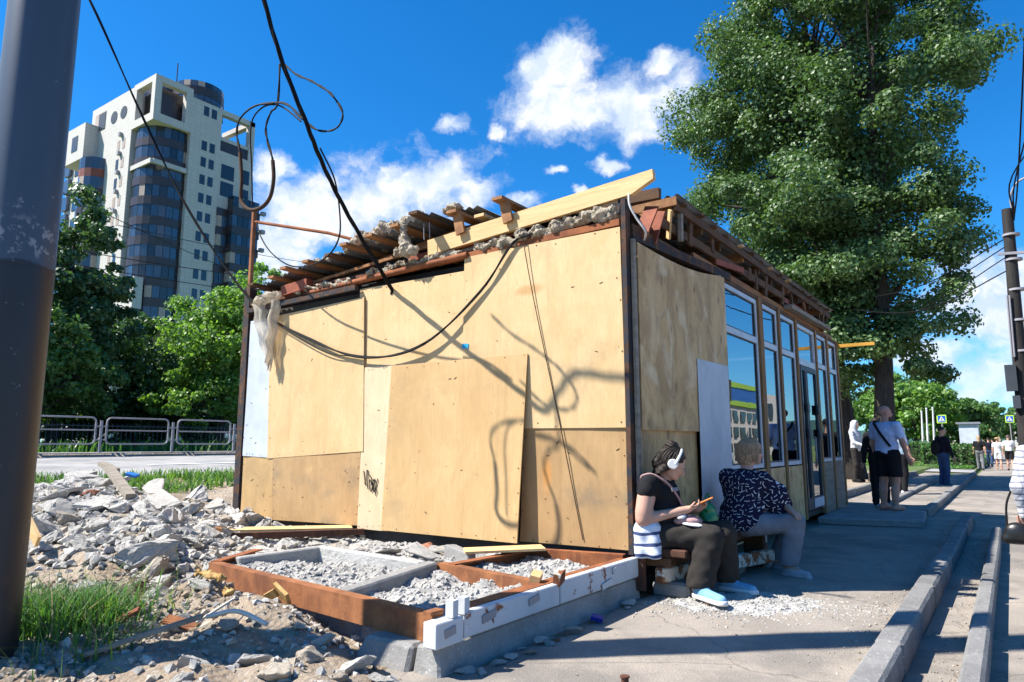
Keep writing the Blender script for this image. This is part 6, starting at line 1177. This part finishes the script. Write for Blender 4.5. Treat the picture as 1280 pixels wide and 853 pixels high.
blob('hair', [ell(pf(-.028, 0, .048), (.106, .088, .088), rot, .03), cap(pf(-.09, 0, .03), pf(-.115, 0, -.06), .06, .045, .03), cap(pf(-.02, -.07, .0), pf(-.05, -.06, -.12), .03, .035, .03), cap(pf(-.07, 0, -.02), (.12, .10, .93), .05, .035, .04)], .007, M['hair_dark'], GT, [(pf(.058, 0, .02), pf(1, 0, -.75)-pf(0, 0, 0))], wr=.004, wf=70)
strands('hair_strands', pf, 150, -.02, .112, .096, .112, .05, R(75), R(285), M['hair_dark'], GT, 8, .005)
bn_ = pf(-.075, 0, .125); blob('hair_bun', [ell(bn_, (.052, .05, .045), rot, .02), ell(bn_+np.array([-.035, 0, .01]), (.035, .03, .035), None, .02)], .006, M['hair_dark'], GT, wr=.005, wf=80)
def shoe(T, heel, toe, mat, sole, w=.045, h=.085):
    heel, toe = np.array(heel, float), np.array(toe, float); d = (toe-heel)/np.linalg.norm(toe-heel); blob('shoe', [cap(heel+d*.03+[0, 0, .045], toe-d*.03+[0, 0, .035], w, w*.86, .03), cap(heel+d*.05+[0, 0, .07], heel+d*.09+[0, 0, h], w*.95, w*.9, .03)], .007, mat, T, [((heel+[0, 0, h+.02]), (0, 0, 1)), ((heel+[0, 0, .018]), (0, 0, -1))]); lc = MB()
    for t in (.30, .38, .46, .54): p_ = heel*(1-t)+toe*t; s2 = np.array([-d[1], d[0], 0]); lc.tube([p_-s2*.022+[0, 0, .088-.06*(t-.3)], p_+[0, 0, .094-.06*(t-.3)], p_+s2*.022+[0, 0, .088-.06*(t-.3)]], .004, 5)
    lc.build('laces', sole, T)
    blob('shoe_sole', [cap(heel+d*.025+[0, 0, .018], toe-d*.025+[0, 0, .016], w*1.12, w*1.0, .02)], .007, sole, T, [(heel+[0, 0, .038], (0, 0, 1)), (heel, (0, 0, -1))])
shoe(GT, (.49, .10, .035), (.77, -.09, .03), M['shoe_blue'], M['sole'], .05); shoe(GT, (.57, .47, .045), (.86, .41, .04), M['shoe_blue'], M['sole'], .05)
HPH = thing('headphones', 'white over-ear headphones worn by the person with the phone', 'headphones', tuple(pf(0, -.09, 0))); M['hpw'] = plain('white headphone plastic', (.74, .74, .72), .35, .5)
for s_ in (-1, 1):
    a, b = pf(.0, s_*.078, .0), pf(.0, s_*.115, .0); MB().tube([a, a*.7+b*.3, a*.2+b*.8, b], [.036, .044, .044, .036], 16).build('ear_cup', M['hpw'], HPH)
MB().tube([pf(-.0 + .015*math.cos(t), -.108*math.cos(t), .005+.128*math.sin(t)) for t in np.linspace(.05, math.pi-.05, 16)], .013, 8).build('head_band', M['hpw'], HPH)
GL = MB()
for s_ in (-1, 1): GL.tube([pf(.108, s_*.033+.026*math.cos(t), -.004+.022*math.sin(t)) for t in np.linspace(0, 2*math.pi, 14)], .0022, 5)
GL.tube([pf(.108, -.007, .0), pf(.11, .007, .0)], .002, 4); GL.build('glasses', M['rail'], GT)
pc = Vector((.535, .235, .785)); PH = thing('mobile_phone', 'orange cased mobile phone held in both hands', 'phone', pc); MB().rbox(pc, (.145, .075, .012), (0, R(-24), R(18))).build('case', plain('orange phone case', (.75, .22, .02), .4), PH, bevel=.004); MB().rbox(pc+Vector((-.003, -.001, .0075)), (.132, .064, .002), (0, R(-24), R(18))).build('screen', M['frame_dark'], PH)
BG = thing('shoulder_bag', 'small pink shoulder bag with strap lying on the lap', 'bag', (.40, .16, .56)); M['pink'] = cloth('dusty pink leather', (.42, .26, .25)); blob('bag_body', [ell((.42, .19, .625), (.10, .10, .04), (0, .1, .3), .02), ell((.36, .13, .62), (.06, .06, .035), None, .03)], .009, M['pink'], BG, wr=.003, wf=40)
MB().tube(spline([(.10, -.02, .99), (.18, -.01, 1.00), (.28, .06, .93), (.33, .15, .82), (.37, .2, .70), (.40, .2, .65)]), .011, 6).build('strap', M['pink'], BG); MB().tube(spline([(.10, -.02, .99), (.05, .0, .93), (.02, .03, .82)]), .011, 6).build('strap', M['pink'], BG)
tag(blob('paper_packet', [ell((.47, .11, .60), (.09, .05, .012), (.1, .1, .3), .01), ell((.38, .10, .66), (.04, .05, .015), (.3, 0, 0), .01)], .008, M['white_sh'], None, wr=.003, wf=60), 'crumpled white paper lying on the lap beside the pink bag', 'paper')
GB = thing('green_bag', 'green plastic bag standing between the two seated people', 'bag', (.33, .78, .41)); blob('bag_body', [ell((.36, .78, .55), (.09, .11, .15), None, .03), cap((.36, .72, .68), (.36, .84, .66), .05, .05, .03)], .010, plain('green plastic', (.02, .22, .07), .35, .5), GB, wr=.006, wf=40); MB().tube(spline([(.36, .72, .70), (.36, .74, .78), (.36, .80, .80), (.36, .84, .70)]), .008, 5).build('handle', plain('green handle', (.02, .18, .06)), GB)

# ---- woman in navy blouse
WT = thing('person', 'seated person in navy blouse with white dashes seen from behind', 'person', (.42, 1.55, 0)); hth = R(32); hc = (.50, 1.70, 1.165); hp, pf, rot = head_prims(hc, hth, R(-6), 1.0)
L_, R_ = (.29, 1.58, .92), (.61, 1.60, .90); re_, rw_ = (.76, 1.80, .66), (.86, 1.66, .615); rh, rk, ra = (.50, 1.50, .47), (.88, 1.70, .50), (.80, 1.66, .10); lh, lk, la = (.40, 1.66, .47), (.76, 1.98, .50), (.62, 1.98, .10)
body = hp + [cap((.45, 1.60, .93), (.48, 1.66, 1.08), .058, .054, .03), ell((.44, 1.56, .80), (.17, .13, .2), None, .05), ell((.43, 1.55, .5), (.18, .17, .12), None, .05)] + chain([R_, re_, rw_], [.058, .046, .03]) + chain([L_, (.30, 1.82, .68), (.52, 1.95, .60)], [.058, .046, .03]) + hand(rw_, (.6, -.5, -.25), (0, 0, -1), .95, .3, -1) + hand((.52, 1.95, .6), (.9, .1, -.2), (0, 0, -1), .95, .3, 1) + chain([rh, rk, ra], [.088, .058, .042]) + chain([lh, lk, la], [.088, .058, .042]) + [cap(ra, (.94, 1.62, .04), .036, .03), cap(la, (.76, 1.98, .04), .036, .03)]
blob('body', body, v, M['skin'], WT); face_bits(pf, rot, WT)
blob('blouse', [ell((.445, 1.555, .80), (.185, .15, .20), None, .06), ell((.425, 1.54, .60), (.205, .185, .18), None, .06), cap(L_, R_, .082, .082, .05), cap(R_, (.72, 1.72, .76), .088, .095, .05), cap((.72, 1.72, .76), re_, .095, .085, .05), cap(L_, (.28, 1.72, .76), .085, .09, .05), cap((.28, 1.72, .76), (.32, 1.84, .66), .09, .08, .04), cap((.68, 1.66, .70), (.72, 1.72, .60), .08, .07, .06), ell((.40, 1.47, .50), (.20, .15, .13), None, .05)], v, M['dash'], WT, [((.45, 1.6, 1.0), (-.0, .25, 1)), ((.4, 1.5, .40), (0.1, -.1, -1))], wr=.005, wf=20)
blob('trousers', [ell((.43, 1.56, .48), (.19, .18, .11), None, .05)] + chain([rh, rk, ra], [.110, .085, .082], .05) + chain([lh, lk, la], [.108, .082, .08], .05) + [cap((.87, 1.69, .4), (.82, 1.665, .16), .088, .086, .04)], v, M['grey_tr'], WT, [((.5, 1.5, .10), (0, 0, -1))], wr=.004, wf=22)
blob('hair', [ell(pf(-.02, 0, .035), (.118, .098, .100), rot, .03), ell(pf(-.055, 0, -.055), (.088, .103, .098), rot, .03), cap(pf(-.05, .06, -.05), pf(-.06, .05, -.11), .045, .035, .03), cap(pf(-.04, -.065, -.04), pf(-.05, -.06, -.11), .042, .035, .03)], .007, M['hair_fair'], WT, [(pf(.062, 0, .03), pf(1, 0, -.35)-pf(0, 0, 0))], wr=.005, wf=60)
strands('hair_strands', pf, 230, -.02, .118, .102, .112, .115, R(62), R(298), M['hair_fair'], WT, 5, .0065)
strands('hair_strands', pf, 60, -.02, .100, .098, .118, .02, R(-62), R(62), M['hair_fair'], WT, 6, .006)
shoe(WT, (.76, 1.68, .0), (1.02, 1.58, .0), M['shoe_grey'], M['shoe_grey'], .042, .06); shoe(WT, (.58, 2.0, .0), (.82, 1.96, .0), M['shoe_grey'], M['shoe_grey'], .042, .06)

# ---- standing and walking people
SL_ = thing('step_slab', 'worn concrete step slab in front of the kiosk door', 'step', (.7, 7.2, 0)); MB().hexa([(.06, 6.45, -.0), (1.48, 6.72, -.0), (1.36, 8.6, -.0), (.06, 8.6, -.0), (.06, 6.42, .115), (1.50, 6.72, .12), (1.36, 8.6, .12), (.06, 8.6, .115)]).build('slab', M['concrete'], SL_, bevel=.02)
T, F_, pf, rot, arm = standing('bald bearded person in pale blue T-shirt and dark shorts on the step', (.86, 8.35, .12), R(62), 1.80, .011, M['bluetee'], None, 'shorts', M['sage'], M['skin2'], None, skin=M['skin2'], arms=((.1, .25), (.12, .15)), head_th=R(25), build=1.14)
blob('beard', [ell(pf(.05, 0, -.085), (.045, .055, .04), rot, .02)], .009, M['beard'], T)
MB().tube(spline([F_(-.13, -.16, 1.06), F_(-.165, -.03, 1.26), F_(-.10, .13, 1.455), F_(.0, .15, 1.475), F_(.12, .1, 1.36), F_(.16, -.05, 1.2)]), .022, 6).build('sling_strap', M['black'], T)
standing('hooded person in light grey hoodie beside the poplar trunk', (-1.02, 16.8, .17), R(-20), 1.74, .016, M['grey_hood'], None, 'trousers', M['trouser'], M['shoe_black'], M['grey_hood'], 'hood', sleeve='long', arms=((.2, .7), (.3, 1.0)))
standing('person in black half hidden behind the person in the pale blue T-shirt', (.46, 10.2, .05), R(95), 1.72, .016, M['black'], None, 'trousers', M['black'], M['shoe_black'], M['hair_dark'], sleeve='long')
standing('person in grey blue shirt and black trousers behind the bald person', (.40, 14.2, .05), R(40), 1.70, .018, cloth('grey blue shirt', (.24, .32, .42)), None, 'trousers', M['black'], M['white_sh'], M['hair_dark'], arms=((.1, .4), (.1, .3)))
T, F_, pf, rot, arm = standing('person in navy jacket and blue jeans with a dark backpack under the sign', (.92, 19.6, -.03), R(45), 1.80, .018, M['navy'], None, 'trousers', M['jeans'], M['shoe_black'], M['hair_dark'], sleeve='long', arms=((.2, .8), (.1, .2)), head_th=R(10))
BP = thing('backpack', 'dark backpack worn by the person in the navy jacket', 'backpack', tuple(F_(-.2, 0, 1.0))); blob('bag_body', [ell(F_(-.20, .03, 1.16), (.11, .15, .22), (0, 0, R(45)), .03), ell(F_(-.26, .03, 1.06), (.06, .12, .12), (0, 0, R(45)), .03)], .018, M['black'], BP); MB().tube(spline([F_(-.13, .1, 1.32), F_(0, .12, 1.48), F_(.13, .11, 1.3)]), .02, 5).build('strap', M['black'], BP)
def px_person(px, y, **kw): a = at(px, 560, y); return (a.x, y, -.05)
W_ = dict(vox=.024, face=False, feet=False); FG = 'people walking away along the footpath'
standing('walking person in black top and grey trousers with fair hair', px_person(1224, 37), R(92), 1.72, top=M['black'], botc=cloth('grey walking trousers', (.17, .17, .18)), shoe=M['shoe_black'], hair=M['hair_fair'], hairstyle='long', stride=.35, arms=((.2, .2), (-.2, .2)), group=FG, **W_)
T, F_, pf, rot, arm = standing('walking person in dark top and blue jeans', px_person(1236, 44), R(88), 1.68, top=M['navy'], botc=M['jeans'], shoe=M['shoe_black'], hair=M['hair_dark'], stride=.3, group=FG, **W_)
standing('walking person in white outfit with a straw hat', px_person(1247, 39), R(90), 1.64, top=M['white_sh'], bottom='shorts', botc=M['white_sh'], shoe=M['skin2'], hair=basic('straw hat', (.45, .28, .12)), hairstyle='hat', stride=.3, group=FG, **W_)
standing('walking person in white shirt and dark shorts', px_person(1261, 37.5), R(90), 1.74, top=M['white_sh'], bottom='shorts', botc=M['sage'], shoe=M['shoe_black'], hair=M['hair_grey'], stride=.35, arms=((-.2, .2), (.25, .2)), group=FG, **W_)
standing('walking person in a pale top farther off between the others', px_person(1241, 55), R(90), 1.70, top=cloth('pale pink top', (.5, .4, .42)), botc=M['jeans'], shoe=M['shoe_black'], hair=M['hair_dark'], stride=.3, group=FG, **W_)
T, F_, pf, rot, arm = standing('person in white plaid shirt at the pole side with a black handbag', (2.885, 1.0, -.05), R(85), 1.54, .012, M['plaid'], None, 'trousers', M['jeans'], M['shoe_black'], M['hair_fair'], 'long', sleeve='long', arms=((-.15, .5), (.0, .2)))
hx = arm[0][2]; HB = thing('handbag', 'black handbag hanging beside the person in the plaid shirt', 'bag', (float(hx[0]), float(hx[1]), .5)); hb = np.array([2.63, 1.0, .60]); blob('bag_body', [ell(hb, (.085, .05, .075), None, .03), cap(hb+[-.07, 0, -.05], hb+[.07, 0, -.05], .035, .035, .03)], .01, plain('black leather', (.012, .012, .012), .35, .5), HB)
MB().tube(spline([tuple(hb+[-.06, 0, .03]), tuple(hb+[-.045, 0, .22]), tuple(hb+[.03, 0, .36]), tuple(hb+[.06, 0, .22]), tuple(hb+[.06, 0, .03])]), .008, 5).build('handle', M['shoe_black'], HB)
